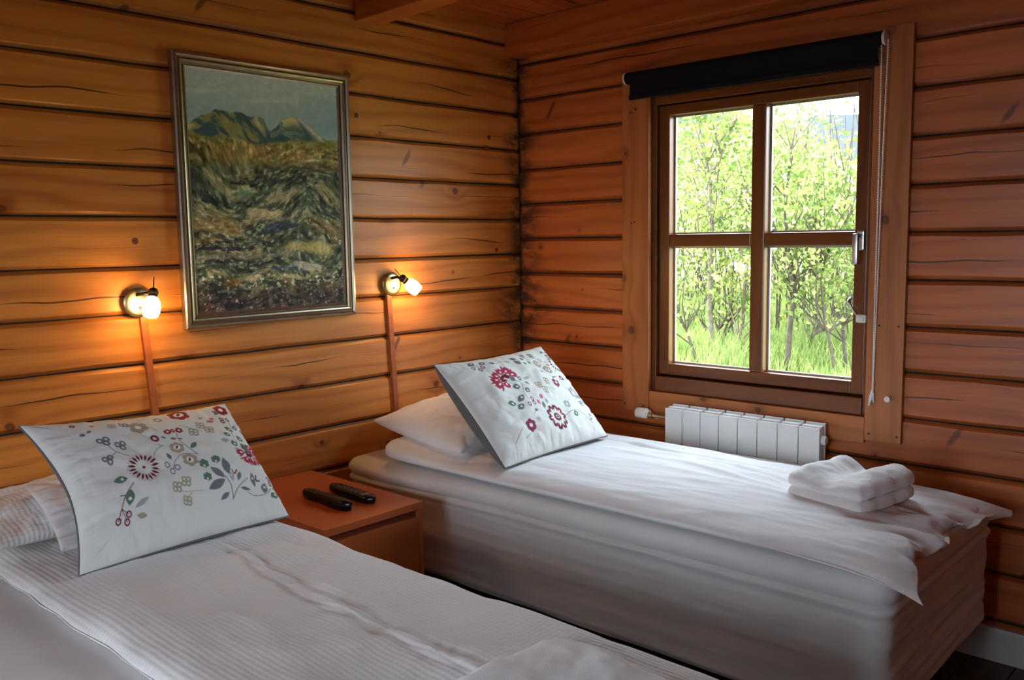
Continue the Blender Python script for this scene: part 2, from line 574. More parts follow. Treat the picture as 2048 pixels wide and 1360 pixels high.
wall_left = holed_wall('wall_left', 'y', 0.013, 0.20, RX0 - 0.2, 0.20, -0.2, 2.5, None, M['caulk'])
wall_right = holed_wall('wall_right', 'x', 0.013, 0.20, RY0 - 0.2, 0.20, -0.2, 2.5, (WY0, WY1, WZ0, WZ1), M['caulk'])
wall_back = holed_wall('wall_back', 'y', RY0, RY0 - 0.2, RX0 - 0.2, 0.2, -0.2, 2.5, None, plain('pine_wall_unseen', srgb(186, 112, 58), 0.6))
wall_west = holed_wall('wall_west', 'x', RX0, RX0 - 0.2, RY0, 0.0, -0.2, 2.5, W2, bpy.data.materials['pine_wall_unseen'])
floor = tag(MB().box(RX0 - 0.2, 0.2, RY0 - 0.2, 0.2, -0.2, -0.022).build('floor', M['caulk']), kind='structure')
ceiling = tag(MB().box(RX0 - 0.2, 0.2, RY0 - 0.2, 0.2, CEIL + 0.018, CEIL + 0.3).build('ceiling', M['outer']), kind='structure')

def plank_mesh(name, L, h, depth=0.05, gap=0.0030, ch=0.012, rec=0.012, seg=None, jit=0.0014, rnd=None):
    seg = seg or max(2, int(L / 0.16))
    rnd = rnd or random
    v = []
    f = []
    for i in range(seg + 1):
        x = -L / 2 + L * i / seg
        j = [rnd.uniform(-jit, jit) for _ in range(4)]
        hb, ht = -h / 2 + gap, h / 2 - gap
        v += [(x, depth, hb), (x, rec, hb + j[0]), (x, 0.0, hb + ch + j[0] * 2), (x, 0.0, ht - ch + j[1] * 2), (x, rec, ht + j[1]), (x, depth, ht)]
    n = 6
    for i in range(seg):
        for k in range(n):
            f.append((i * n + k, i * n + (k + 1) % n, (i + 1) * n + (k + 1) % n, (i + 1) * n + k))
    f.append(tuple(range(n)))
    f.append(tuple(range(seg * n + n - 1, seg * n - 1, -1)))
    me = bpy.data.meshes.new(name)
    me.from_pydata(v, [], f)
    me.update()
    bm = bmesh.new(); bm.from_mesh(me)
    bmesh.ops.recalc_face_normals(bm, faces=bm.faces[:])
    bm.to_mesh(me); bm.free()
    return me

def add_log(parent, centre, rz, L, h, mat=None, name='log', **kw):
    o = link_mesh(name, plank_mesh(name, L, h, **kw), mat or M['log'], parent)
    o.location = Vector(centre) - base_loc(parent)
    o.rotation_euler = (0, 0, rz)
    return o

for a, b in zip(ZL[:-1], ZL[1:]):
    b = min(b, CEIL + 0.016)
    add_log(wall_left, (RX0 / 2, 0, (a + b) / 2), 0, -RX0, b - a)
for a, b in zip(ZR[:-1], ZR[1:]):
    b = min(b, CEIL + 0.016)
    rows = [(RY0, 0.0)]
    if b > WZ0 + 0.02 and a < WZ1 - 0.02:
        rows = [(WY1, 0.0), (RY0, WY0)]
    for y0, y1 in rows:
        add_log(wall_right, (0, (y0 + y1) / 2, (a + b) / 2), -math.pi / 2, y1 - y0, b - a, M['log_bounce'])

# round wooden plugs over the dowel holes of the left wall
for (x, z) in ((-0.93, 1.872), (-0.20, 1.842), (-0.215, 1.795), (-1.822, 1.405), (-0.165, 1.345)):
    MB().lathe([(0.0001, -0.001), (0.0095, -0.001), (0.0105, 0.0008), (0.0075, 0.0014), (0.0001, 0.0014)], (x, 0, z), (0, -1, 0), 18).build('wood_plug', M['recess'], wall_left)

# floor planks run along x, each its own board
for i in range(31):
    y = -0.07 - 0.142 * i
    o = link_mesh('floor_plank', plank_mesh('floor_plank', -RX0, 0.142, depth=0.02, gap=0.0012, ch=0.002, rec=0.003, seg=4, jit=0.0003), M['floor'], floor)
    o.location = (RX0 / 2, y, 0)
    o.rotation_euler = (-math.pi / 2, 0, 0)
# ceiling boards near the corner in view
for i in range(9):
    y = -0.055 - 0.112 * i
    o = link_mesh('ceiling_board', plank_mesh('ceiling_board', -RX0, 0.112, depth=0.02, gap=0.0012, ch=0.006, rec=0.006, seg=4, jit=0.0003), M['ceiling'], ceiling)
    o.location = (RX0 / 2, y, CEIL)
    o.rotation_euler = (math.pi / 2, 0, 0)
tag(MB().box(RX0, 0, RY0, -1.07, CEIL, CEIL + 0.018).build('ceiling_panel', M['ceiling'], ceiling), kind='structure')

# wall plate beam along the top of the window wall, and the tie beam that ends on the left wall
def beam(name, centre, size, rz, mat):
    b = MB().box(-size[0] / 2, size[0] / 2, -size[1] / 2, size[1] / 2, -size[2] / 2, size[2] / 2, 0.006)
    me = bpy.data.meshes.new(name)
    me.from_pydata([tuple(p) for p in b.v], [], b.f)
    me.update()
    o = link_mesh(name, me, mat)
    o.location = centre
    o.rotation_euler = (0, 0, rz)
    return tag(o, kind='structure')
beam('trim_1', (-0.045 - 0.0005, RY0 / 2, 2.275), (4.40, 0.09, 0.142), -math.pi / 2, M['beam'])
tb = beam('trim_2', (-0.8685 - 0.10, -1.0, 2.284), (2.0, 0.112, 0.124), math.pi / 2 - 0.0516, M['beam'])
tb.location = (-0.8685 - 0.0516, -1.004, 2.284)
# white baseboards
bb = MB().box(-0.016, 0.0, RY0, -0.0, 0.0, 0.098, 0.002).box(-0.024, 0.0, RY0, 0.0, 0.098, 0.116, 0.004)
tag(bb.build('baseboard_right', M['baseboard']), kind='structure')
bb = MB().box(RX0, -0.024, -0.016, 0.0, 0.0, 0.098, 0.002).box(RX0, -0.024, -0.024, 0.0, 0.098, 0.116, 0.004)
tag(bb.build('baseboard_left', M['baseboard']), kind='structure')

# ------------------------------------------------------------------ window in the right wall
win = thing('window_1', (0, -1.17, 0.757), None, None)
tag(win, kind='structure')
def board(name, y0, y1, z0, z1, x0, x1, mat, parent, vertical, bev=0.003):
    """a board on the right wall with its own length along local X"""
    b = MB()
    L = (z1 - z0) if vertical else (y1 - y0)
    w = (y1 - y0) if vertical else (z1 - z0)
    t = x1 - x0
    b.box(-L / 2, L / 2, -t / 2, t / 2, -w / 2, w / 2, bev)
    me = bpy.data.meshes.new(name)
    me.from_pydata([tuple(p) for p in b.v], [], b.f)
    me.update()
    o = link_mesh(name, me, mat, parent)
    o.location = Vector(((x0 + x1) / 2, (y0 + y1) / 2, (z0 + z1) / 2)) - base_loc(parent)
    if vertical:
        R = Matrix(((0, 1, 0), (0, 0, 1), (1, 0, 0)))      # local X -> z, Y -> x, Z -> y
    else:
        R = Matrix(((0, 1, 0), (-1, 0, 0), (0, 0, 1)))      # local X -> -y, Y -> x, Z -> z
    o.rotation_euler = R.to_euler()
    return o
# casing boards (pale pine), proud of the logs
board('casing', -0.724, -0.592, 0.664, 2.060, -0.022, -0.001, M['casing'], win, True)
board('casing', -1.748, -1.623, 0.675, 2.072, -0.022, -0.001, M['casing'], win, True)
board('casing', -1.622, -0.725, 0.662, 0.756, -0.020, -0.001, M['casing'], win, False)
board('casing', -1.622, -0.725, 1.955, 2.050, -0.020, -0.001, M['casing'], win, False)
# screw heads in the casing
for (y, z) in ((-0.635, 1.90), (-0.66, 1.91), (-0.640, 1.45), (-0.655, 1.455), (-0.605, 0.69), (-0.70, 0.69), (-1.640, 0.70), (-1.735, 0.70), (-1.665, 1.08), (-1.73, 1.08)):
    MB().lathe([(0.0001, 0.0), (0.004, 0.0), (0.004, 0.0012), (0.0001, 0.0012)], (-0.022, y, z), (-1, 0, 0), 8).build('screw', M['dark_metal'], win)
# outer frame, recessed
fw = M['frame_wood']
FD = 0.12
board('frame', -0.745, -0.702, 0.758, 1.954, 0.004, FD, fw, win, True)
board('frame', -1.638, -1.604, 0.758, 1.954, 0.004, FD, fw, win, True)
board('frame', -1.604, -0.745, 0.758, 0.818, -0.004, FD, fw, win, False)
board('frame', -1.604, -0.745, 1.920, 1.954, 0.004, FD, fw, win, False)
# stop bead behind the sash closes the gap all round
board('stop_bead', -0.765, -0.744, 0.818, 1.920, 0.077, 0.118, fw, win, True)
board('stop_bead', -1.604, -1.585, 0.818, 1.920, 0.077, 0.118, fw, win, True)
board('stop_bead', -1.585, -0.765, 0.818, 0.842, 0.077, 0.118, fw, win, False)
board('stop_bead', -1.585, -0.765, 1.898, 1.920, 0.077, 0.118, fw, win, False)
# opening sash
SX0, SX1 = 0.018, 0.075
board('sash', -0.797, -0.749, 0.826, 1.915, SX0, SX1, fw, win, True, 0.004)
board('sash', -1.601, -1.556, 0.826, 1.915, SX0, SX1, fw, win, True, 0.004)
board('sash', -1.556, -0.797, 0.826, 0.872, SX0, SX1, fw, win, False, 0.004)
board('sash', -1.556, -0.797, 1.876, 1.915, SX0, SX1, fw, win, False, 0.004)
board('glazing_bar', -1.215, -1.158, 0.872, 1.876, SX0, SX1, fw, win, True, 0.006)
board('glazing_bar', -1.158, -0.797, 1.352, 1.402, SX0 + 0.002, SX1, fw, win, False, 0.006)
board('glazing_bar', -1.556, -1.215, 1.352, 1.402, SX0 + 0.002, SX1, fw, win, False, 0.006)
# the sash sits in front of a dark rebate; four sealed panes with pale spacer edges
for (y0, y1) in ((-1.158, -0.797), (-1.556, -1.215)):
    for (z0, z1) in ((0.872, 1.352), (1.402, 1.876)):
        pn = MB().box(0.050, 0.054, y0, y1, z0, z1).build('glass_pane', M['glass'], win)
        sp = MB()
        e = 0.007
        sp.box(0.055, 0.064, y0, y0 + e, z0, z1).box(0.055, 0.064, y1 - e, y1, z0, z1).box(0.055, 0.064, y0 + e, y1 - e, z0, z0 + e).box(0.055, 0.064, y0 + e, y1 - e, z1 - e, z1)
        tag(sp.build('spacer', M['steel'], pn), 'pale metal spacer around the pane')
# handle
hd = MB().box(0.004, 0.018, -1.594, -1.567, 1.335, 1.405, 0.005).build('handle', M['steel'], win, origin=(0.01, -1.58, 1.37))
hl = MB().tube([(0.006, -1.580, 1.385), (-0.030, -1.580, 1.383)], 0.008, 10)
hl.box(-0.042, -0.024, -1.590, -1.570, 1.288, 1.394, 0.006)
auto_smooth(hl.build('lever', M['steel'], hd))
# white child lock with its twisted grey cable
lk = auto_smooth(MB().box(-0.006, 0.018, -1.612, -1.576, 1.084, 1.112, 0.005).box(-0.010, -0.005, -1.604, -1.584, 1.090, 1.106, 0.002).build('window_lock', M['white_plastic'], win))
MB().tube([(0.006, -1.578, 1.108), (0.0, -1.566, 1.125), (-0.004, -1.556, 1.142), (0.0, -1.549, 1.158), (0.01, -1.551, 1.170)], [0.004, 0.004, 0.005, 0.007, 0.005], 8).build('cable', M['steel'], lk, True)

# plain window in the unseen west wall, through which the room gets its second daylight
w2 = thing('window_2', (RX0, (W2[0] + W2[1]) / 2, W2[2]), None, None)
tag(w2, kind='structure')
b = MB()
y0, y1, z0, z1 = W2
b.box(RX0 - 0.1, RX0, y0, y0 + 0.05, z0, z1).box(RX0 - 0.1, RX0, y1 - 0.05, y1, z0, z1).box(RX0 - 0.1, RX0, y0 + 0.05, y1 - 0.05, z0, z0 + 0.05).box(RX0 - 0.1, RX0, y0 + 0.05, y1 - 0.05, z1 - 0.05, z1)
b.build('frame', fw, w2)

# ------------------------------------------------------------------ roller blind
bl = thing('roller_blind', (-0.05, -1.15, 1.94), 'black roller blind, rolled almost fully up, above the window', 'blind')
RB = (-0.052, 2.030)
auto_smooth(MB().lathe([(0.001, 0), (0.0235, 0), (0.0235, 1.018), (0.001, 1.018)], (RB[0], -0.640, RB[1]), (0, -1, 0), 24).build('roller', M['black_cloth'], bl))
n = 30
v = []
for i in range(n + 1):
    y = -0.668 - 0.985 * i / n
    for z, dx in ((2.028, 0), (1.99, 0.0006), (1.957, 0)):
        v.append((RB[0] - 0.0237 + dx, y, z))
for i in range(n + 1):
    y = -0.668 - 0.985 * i / n
    for z, dx in ((2.028, 0), (1.99, 0.0006), (1.957, 0)):
        v.append((RB[0] - 0.0222 + dx, y, z))
K = (n + 1) * 3
f = []
for i in range(n):
    for k in range(2):
        a = i * 3 + k
        f.append((a, a + 1, a + 4, a + 3))
        f.append((K + a, K + a + 3, K + a + 4, K + a + 1))
mesh('blind_cloth', v, f, M['black_cloth'], bl)
MB().box(RB[0] - 0.029, RB[0] - 0.016, -1.655, -0.666, 1.940, 1.960, 0.003).build('hem_bar', M['black_cloth'], bl)
for y, s in ((-0.633, 1), (-1.665, -1)):
    br = MB().lathe([(0.001, -0.004), (0.020, -0.004), (0.024, 0.0), (0.024, 0.006), (0.001, 0.007)], (RB[0], y, RB[1]), (0, -1, 0), 20)
    br.box(RB[0], -0.021, y - 0.004, y + 0.004, RB[1] - 0.014, RB[1] + 0.016, 0.002)
    auto_smooth(br.build('bracket', M['white_plastic'], bl))
ch = MB()
top = Vector((-0.056, -1.668, 2.02)); bot = Vector((-0.030, -1.652, 0.842))
for s in (-1, 1):
    ch.tube([top + Vector((0, s * 0.010, 0)), top.lerp(bot, 0.35) + Vector((0, s * 0.005, 0)), top.lerp(bot, 0.7) + Vector((0, s * 0.003, 0)), bot + Vector((0, s * 0.001, 0))], 0.0016, 6)
for i in range(150):
    t = i / 149
    q = top.lerp(bot, t)
    wd = 0.010 * (1 - t) ** 1.3 + 0.0015
    for s in (-1, 1):
        ch.sphere((q.x, q.y + s * wd, q.z), 0.0026, 6)
tag(ch.build('bead_chain', M['white_plastic'], bl), kind='stuff')
auto_smooth(MB().tube([bot + Vector((0, 0, 0.016)), bot + Vector((0, 0.004, -0.01)), bot + Vector((0, 0.012, -0.042))], [0.004, 0.007, 0.003], 8).tube([bot + Vector((0, -0.002, 0.005)), bot + Vector((0, -0.004, -0.03))], [0.004, 0.002], 8).build('chain_connector', M['white_plastic'], bl))
hk = thing('cord_hook', (-0.022, -1.706, 0.831), 'small white cord hook screwed to the right casing board', 'hook')
auto_smooth(MB().lathe([(0.001, 0), (0.009, 0), (0.009, 0.004), (0.005, 0.006), (0.004, 0.016), (0.010, 0.018), (0.010, 0.022), (0.001, 0.023)], (-0.022, -1.706, 0.831), (-1, 0, 0), 16).build('hook_body', M['white_plastic'], hk))

# ------------------------------------------------------------------ radiator
rad = thing('radiator', (-0.07, -1.18, 0.14), 'white eight-section aluminium radiator on the wall below the window', 'radiator')
RX = -0.108
SY = (1.502 - 0.860) / 8
for i in range(8):
    y1 = -0.860 - SY * i
    y0 = y1 - SY
    s = MB()
    s.box(RX, RX + 0.010, y0 + 0.0015, y1 - 0.0015, 0.155, 0.712, 0.003)                 # flat face
    s.box(RX + 0.010, RX + 0.060, (y0 + y1) / 2 - 0.003, (y0 + y1) / 2 + 0.003, 0.165, 0.700)  # web
    s.box(RX + 0.018, RX + 0.046, y0 + 0.004, y1 - 0.004, 0.175, 0.716, 0.004)          # tube block with its curved top
    s.box(RX + 0.052, RX + 0.062, y0 + 0.0035, y1 - 0.0035, 0.165, 0.722, 0.002)         # rear fin
    s.box(RX + 0.046, RX + 0.052, y0 + 0.020, y1 - 0.020, 0.175, 0.700)
    for fy in (0.2, 0.8):
        s.box(RX + 0.010, RX + 0.018, y0 + SY * fy - 0.002, y0 + SY * fy + 0.002, 0.175, 0.700)
    s.build('radiator_section', M['white_paint'], rad)
for z in (0.665, 0.205):
    hub = MB().lathe([(0.001, 0), (0.018, 0), (0.018, 8 * SY + 0.010), (0.013, 8 * SY + 0.016), (0.001, 8 * SY + 0.016)], (RX + 0.032, -0.855, z), (0, -1, 0), 16)
    auto_smooth(hub.build('manifold', M['white_paint'], rad))
for y in (-1.0, -1.36):
    MB().box(RX + 0.062, 0.0, y - 0.012, y + 0.012, 0.62, 0.66).build('wall_bracket', M['white_paint'], rad)
vl = auto_smooth(MB().lathe([(0.001, 0), (0.015, 0.0), (0.020, 0.004), (0.022, 0.012), (0.022, 0.052), (0.018, 0.056), (0.017, 0.064), (0.001, 0.064)], (-0.062, -0.692, 0.668), (0, -1, 0), 20).build('thermostat_head', M['white_plastic'], rad))
auto_smooth(MB().lathe([(0.001, 0), (0.012, 0), (0.012, 0.02), (0.007, 0.022), (0.007, 0.11), (0.001, 0.11)], (-0.066, -0.755, 0.664), (0, -1, -0.0), 14).build('valve_pipe', M['brass'], vl))
MB().tube([(-0.062, -0.79, 0.660), (-0.03, -0.79, 0.655), (0.0, -0.79, 0.655)], 0.008, 10).build('feed_pipe', M['white_paint'], rad, True)

# ------------------------------------------------------------------ painting on the left wall
PX0, PX1, PZ0, PZ1 = -1.680, -0.983, 1.113, 2.012
pic = thing('framed_painting', (-1.33, 0, 1.113), 'framed oil painting of a rocky mountain slope on the left log wall', 'painting')
def rail(name, a, b, inward, parent):
    """mitred frame rail from corner a to corner b (outer edge), profile stepping inwards"""
    prof = [(0.0, -0.003, 0), (0.0, -0.026, 0), (0.004, -0.031, 0), (0.011, -0.033, 0), (0.016, -0.028, 1), (0.020, -0.026, 1), (0.026, -0.027, 0), (0.031, -0.026, 0), (0.035, -0.020, 1), (0.040, -0.018, 1), (0.043, -0.019, 0), (0.050, -0.014, 0), (0.050, -0.003, 0)]
    a = Vector(a); b = Vector(b); d = (b - a).normalized(); inn = Vector(inward)
    v = []
    f = []
    for (w, y, m) in prof:
        v.append(a + d * w + inn * w + Vector((0, y, 0)))
        v.append(b - d * w + inn * w + Vector((0, y, 0)))
    for i in range(len(prof) - 1):
        f.append((2 * i, 2 * i + 1, 2 * i + 3, 2 * i + 2))
    o = mesh(name, v, f, M['silver_frame'], parent)
    o.data.materials.append(M['bronze_frame'])
    for i, pl in enumerate(o.data.polygons):
        pl.material_index = 1 if (prof[i][2] and prof[i + 1][2]) or prof[i][2] else 0
    return o
c = [(PX0, 0, PZ0), (PX1, 0, PZ0), (PX1, 0, PZ1), (PX0, 0, PZ1)]
rail('frame_rail', c[0], c[1], (0, 0, 1), pic)
rail('frame_rail', c[1], c[2], (-1, 0, 0), pic)
rail('frame_rail', c[2], c[3], (0, 0, -1), pic)
rail('frame_rail', c[3], c[0], (1, 0, 0), pic)
MB().box(PX0 + 0.01, PX1 - 0.01, -0.004, -0.001, PZ0 + 0.01, PZ1 - 0.01).build('backing_board', M['caulk'], pic)

def lin(c):
    c = np.asarray(c, float) / 255
    return np.where(c <= 0.04045, c / 12.92, ((c + 0.055) / 1.055) ** 2.4)

def paint_rgb(nx, nz):
    s, t = np.meshgrid(np.linspace(0, 1, nx), np.linspace(0, 1, nz), indexing='ij')    # t = 0 at the top
    rgb = np.zeros((nx, nz, 3))
    def lay(mask, col):
        nonlocal rgb
        m = np.clip(mask, 0, 1)[..., None]
        rgb = rgb * (1 - m) + np.asarray(col, float) * m
    # strokes: anisotropic noise whose direction drifts with the terrain
    wob = fbm(s * 2.5, t * 3.5, 5) * 0.10 + 0.03 * np.sin(s * 7 + t * 5)
    tw = t + wob
    big = fbm(s * 3.2, tw * 9, 11, 4)
    mid = fbm(s * 8 + 40, tw * 26, 23, 4)
    fine = fbm(s * 34, tw * 80, 31, 3)
    dab = fbm(s * 55 + tw * 30, tw * 60 - s * 25, 37, 2)
    # sky
    k = sstep(0, 0.22, t)[..., None]
    rgb = np.array([196, 214, 206]) * (1 - k) + np.array([160, 190, 190]) * k
    lay(sstep(-0.05, 0.35, fbm(s * 1.6, t * 20 + s * 2, 41)) * 0.55, (214, 220, 204))
    lay(sstep(0.45, 1.0, s) * sstep(0.0, 0.12, t) * 0.45, (136, 168, 186))
    # mountains
    rs = np.array([0, .08, .17, .25, .34, .39, .43, .47, .52, .56, .60, .66, .72, .78, .84, .90, 1.0])
    rt = np.array([.235, .19, .165, .155, .162, .178, .172, .178, .225, .205, .172, .158, .162, .185, .225, .245, .25])
    ridge = np.interp(s, rs, rt) + fbm(s * 22, t * 0, 51) * 0.010
    mt = sstep(-0.003, 0.005, t - ridge)
    gully = fbm(s * 20 - (t - ridge) * 26, (t - ridge) * 16, 61, 4)
    lay(mt, (150, 146, 92))
    lay(mt * sstep(0.44, 0.52, s), (116, 138, 126))
    lay(mt * sstep(-0.02, -0.25, gully), (62, 90, 98))
    lay(mt * sstep(0.12, 0.32, gully) * sstep(0.08, 0.0, t - ridge), (212, 198, 140))
    lay(mt * sstep(0.02, 0.07, t - ridge) * sstep(-0.2, 0.1, mid) * 0.8, (70, 96, 92))
    lay(mt * np.exp(-((s - 0.72 - (t - 0.16) * 1.5) / 0.028) ** 2) * sstep(0.26, 0.2, t) * 0.85, (222, 222, 206))
    lay(mt * np.exp(-((s - 0.80 - (t - 0.19) * 1.3) / 0.010) ** 2) * 0.7, (214, 218, 206))
    lay(mt * np.exp(-((s - 0.42 - (t - 0.17) * 0.6) / 0.02) ** 2) * sstep(0.25, 0.2, t) * 0.8, (226, 216, 180))
    lay(mt * np.exp(-((s - 0.54 - (0.2 - t) * 0.8) / 0.016) ** 2) * 0.8, (60, 84, 100))
    # first slope: ochre and brown
    edge = 0.245 + 0.030 * np.sin(s * 3.0 + 0.3) + 0.022 * fbm(s * 9, t * 0, 71)
    sl = sstep(-0.006, 0.010, t - edge)
    lay(sl, (140, 138, 74))
    lay(sl * sstep(0.09, 0.14, t - edge + mid * 0.04), (126, 120, 74))
    lay(sl * sstep(-0.12, 0.22, mid) * sstep(0.26, 0.31, t) * sstep(0.44, 0.36, t), (152, 122, 66))
    lay(sl * sstep(0.05, 0.3, -mid) * sstep(0.27, 0.30, t) * sstep(0.42, 0.36, t), (96, 72, 40))
    lay(sl * sstep(0.1, 0.4, dab) * sstep(0.27, 0.29, t) * sstep(0.36, 0.32, t) * 0.8, (206, 180, 110))
    # middle: dark greens, grey greens, pale rock
    lo = sl * sstep(0.36, 0.42, t + mid * 0.03)
    lay(lo, (98, 104, 72))
    lay(lo * sstep(-0.04, 0.16, big), (80, 94, 66))
    lay(lo * sstep(0.10, 0.34, mid), (60, 66, 50))
    lay(lo * sstep(0.12, 0.32, -mid) * 0.9, (152, 144, 98))
    lay(lo * sstep(0.20, 0.40, -big) * 0.7, (136, 110, 62))
    lay(lo * sstep(0.18, 0.40, fine) * 0.55, (186, 178, 138))
    lay(lo * sstep(0.20, 0.42, -fine) * 0.6, (38, 46, 40))
    for (cs, ct, a_, b_, col, al) in ((.47, .57, .12, .055, (216, 196, 146), .95), (.60, .50, .14, .025, (186, 174, 132), .85), (.58, .43, .22, .016, (30, 38, 34), .95), (.10, .50, .14, .025, (30, 38, 38), .9),
                                      (.52, .635, .17, .024, (56, 72, 80), .9), (.18, .62, .16, .05, (168, 140, 84), .85), (.2, .725, .24, .010, (48, 40, 62), .95), (.76, .735, .22, .026, (214, 196, 118), .85),
                                      (.2, .765, .22, .012, (168, 150, 136), .85), (.20, .79, .2, .008, (46, 42, 54), .9), (.55, .765, .12, .02, (156, 152, 118), .85), (.60, .83, .10, .012, (72, 90, 108), .8),
                                      (.74, .81, .12, .014, (226, 218, 196), .8), (.66, .865, .14, .010, (220, 214, 158), .9), (.90, .875, .10, .009, (222, 222, 206), .9), (.36, .865, .05, .016, (224, 200, 150), .9),
                                      (.22, .885, .09, .03, (138, 104, 56), .8), (.79, .345, .07, .008, (230, 222, 214), .95), (.40, .72, .03, .04, (184, 178, 120), .7), (.85, .58, .15, .02, (70, 88, 72), .8), (.33, .47, .06, .02, (120, 150, 110), .6)):
        q = ((s - cs) / a_) ** 2 + ((t + wob * 0.35 - ct) / b_) ** 2 + mid * 1.6 + fine * 1.2
        lay(lo * sstep(1.15, 0.25, q) * al if ct > .4 else sl * sstep(1.15, 0.25, q) * al, col)
    # foreground: dark heath with dabs
    dkm = sstep(0.86, 0.95, t + fbm(s * 7, t * 3, 81) * 0.05)
    lay(dkm * 0.92, (50, 44, 48))
    lay(dkm * sstep(0.0, 0.3, fbm(s * 30, t * 9, 83)) * 0.85, (88, 78, 56))
    lay(dkm * sstep(0.10, 0.32, fbm(s * 50, t * 34, 87)) * 0.7, (140, 98, 92))
    lay(sstep(0.80, 0.85, t) * sstep(0.29, 0.42, fbm(s * 40, t * 60, 91)) * sstep(0.93, 0.88, t), (234, 224, 196))
    lay(sl * sstep(0.40, 0.52, dab) * sstep(0.5, 0.6, t) * 0.75, (226, 216, 180))
    rgb = rgb + (fine * 46 + dab * 26)[..., None] * sl[..., None] + (fine * 14)[..., None]
    return np.clip(rgb, 8, 245), fine, dab, sl, s, t

def paint_canvas():
    nx, nz = 260, 350
    rgb, fine, dab, sl, s, t = paint_rgb(nx, nz)
    x = PX0 + 0.045 + s * (PX1 - PX0 - 0.09)
    z = PZ1 - 0.045 - t * (PZ1 - PZ0 - 0.09)
    y = -0.0145 - (np.clip(fine, -.3, .3) + np.clip(dab, -.3, .3)) * 0.0008 * sl
    o = mesh('canvas', np.stack([x, y, z], -1).reshape(-1, 3), grid_faces(nx, nz)[:, ::-1], M['canvas'], pic, True)
    at = o.data.color_attributes.new('paint', 'FLOAT_COLOR', 'POINT')
    q = np.ones((nx * nz, 4), np.float32)
    q[:, :3] = lin(rgb).reshape(-1, 3) * 1.0
    at.data.foreach_set('color', q.ravel())
paint_canvas()

# ------------------------------------------------------------------ reading lamps on the left wall
def lamp(cx, cz, ball, tip, lever, label):
    t = thing('wall_lamp', (cx, 0, cz), label, 'lamp', 'reading lamps on the left wall')
    auto_smooth(MB().lathe([(0.001, 0), (0.030, 0), (0.030, 0.010), (0.046, 0.012), (0.0475, 0.016), (0.044, 0.020), (0.034, 0.023), (0.001, 0.024)], (cx, 0, cz), (0, -1, 0), 36).build('wall_plate', M['brass'], t))
    MB().lathe([(0.001, 0), (0.005, 0), (0.004, 0.003), (0.001, 0.0035)], (cx + 0.002, -0.0235, cz - 0.016), (0, -1, 0), 10).build('screw', M['dark_metal'], t)
    ball = Vector(ball); tip = Vector(tip)
    MB().tube([(cx - 0.006, -0.022, cz + 0.024), (cx + 0.004, -0.045, cz + 0.028), ball + Vector((-0.004, 0.004, 0.0))], 0.006, 10).build('arm', M['dark_metal'], t, True)
    MB().sphere(ball, 0.0165, 14).build('ball_joint', M['dark_metal'], t, True)
    MB().tube([ball, Vector(lever)], [0.0022, 0.0016], 6).build('switch_rod', M['dark_metal'], t)
    d = (tip - ball).normalized()
    MB().lathe([(0.001, 0.008), (0.013, 0.008), (0.015, 0.022), (0.001, 0.022)], ball, d, 18).build('lamp_holder', M['dark_metal'], t, True)
    outer = [(0.010, 0.018), (0.018, 0.022), (0.0245, 0.034), (0.0272, 0.050), (0.0262, 0.066), (0.0225, 0.080)]
    inner = [(0.0205, 0.080), (0.0240, 0.066), (0.0250, 0.050), (0.022, 0.036), (0.012, 0.026)]
    auto_smooth(MB().lathe(outer + inner, ball, d, 28).build('lamp_shade', M['shade'], t), 60)
    return t
lamp(-1.831, 1.211, (-1.806, -0.068, 1.243), (-1.838, -0.105, 1.165), (-1.799, -0.066, 1.292), 'lit reading lamp with a frosted glass shade, left of the painting')
lamp(-0.792, 1.221, (-0.779, -0.068, 1.243), (-0.722, -0.098, 1.188), (-0.806, -0.050, 1.284), 'lit reading lamp with a frosted glass shade, right of the painting')
def strip(x0, z0, x1, z1, label):
    t = tag(MB().add([(x0 - 0.011, -0.014, z0), (x0 + 0.011, -0.014, z0), (x0 + 0.011, 0, z0), (x0 - 0.011, 0, z0), (x1 - 0.011, -0.014, z1), (x1 + 0.011, -0.014, z1), (x1 + 0.011, 0, z1), (x1 - 0.011, 0, z1)],
               [(0, 1, 5, 4), (1, 2, 6, 5), (2, 3, 7, 6), (3, 0, 4, 7), (0, 3, 2, 1), (4, 5, 6, 7)]).build('cable_cover', M['cover'], None, False, (x0, 0, z1)), label, 'cable cover', 'cable covers under the reading lamps')
    return t
strip(-1.816, 1.175, -1.785, 0.70, 'narrow wooden cable cover running down from the left lamp')
strip(-0.807, 1.180, -0.778, 0.58, 'narrow wooden cable cover running down from the right lamp')

# ------------------------------------------------------------------ nightstand between the beds
NX0, NX1, NY0, NY1, NZ = -1.603, -1.209, -0.640, -0.012, 0.541
ns = thing('nightstand', (-1.406, -0.326, 0), 'reddish cherry wood nightstand standing between the two beds', 'nightstand')
def vboard(name, x0, x1, y0, y1, z0, z1, mat, parent, bev=0.0015):
    cx, cy, cz = (x0 + x1) / 2, (y0 + y1) / 2, (z0 + z1) / 2
    return MB().box(x0, x1, y0, y1, z0, z1, bev).build(name, mat, parent, False, (cx, cy, cz))
vboard('top', NX0, NX1, NY0, NY1, NZ - 0.024, NZ, M['cherry'], ns)
vboard('side_panel', NX0, NX0 + 0.018, NY0 + 0.002, NY1, 0.0, NZ - 0.024, M['cherry'], ns)
vboard('side_panel', NX1 - 0.018, NX1, NY0 + 0.002, NY1, 0.0, NZ - 0.024, M['cherry'], ns)
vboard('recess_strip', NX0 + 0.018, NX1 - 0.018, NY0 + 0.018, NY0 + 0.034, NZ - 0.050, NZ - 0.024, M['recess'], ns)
vboard('back_panel', NX0 + 0.018, NX1 - 0.018, NY1 - 0.010, NY1, 0.03, NZ - 0.024, M['recess'], ns)
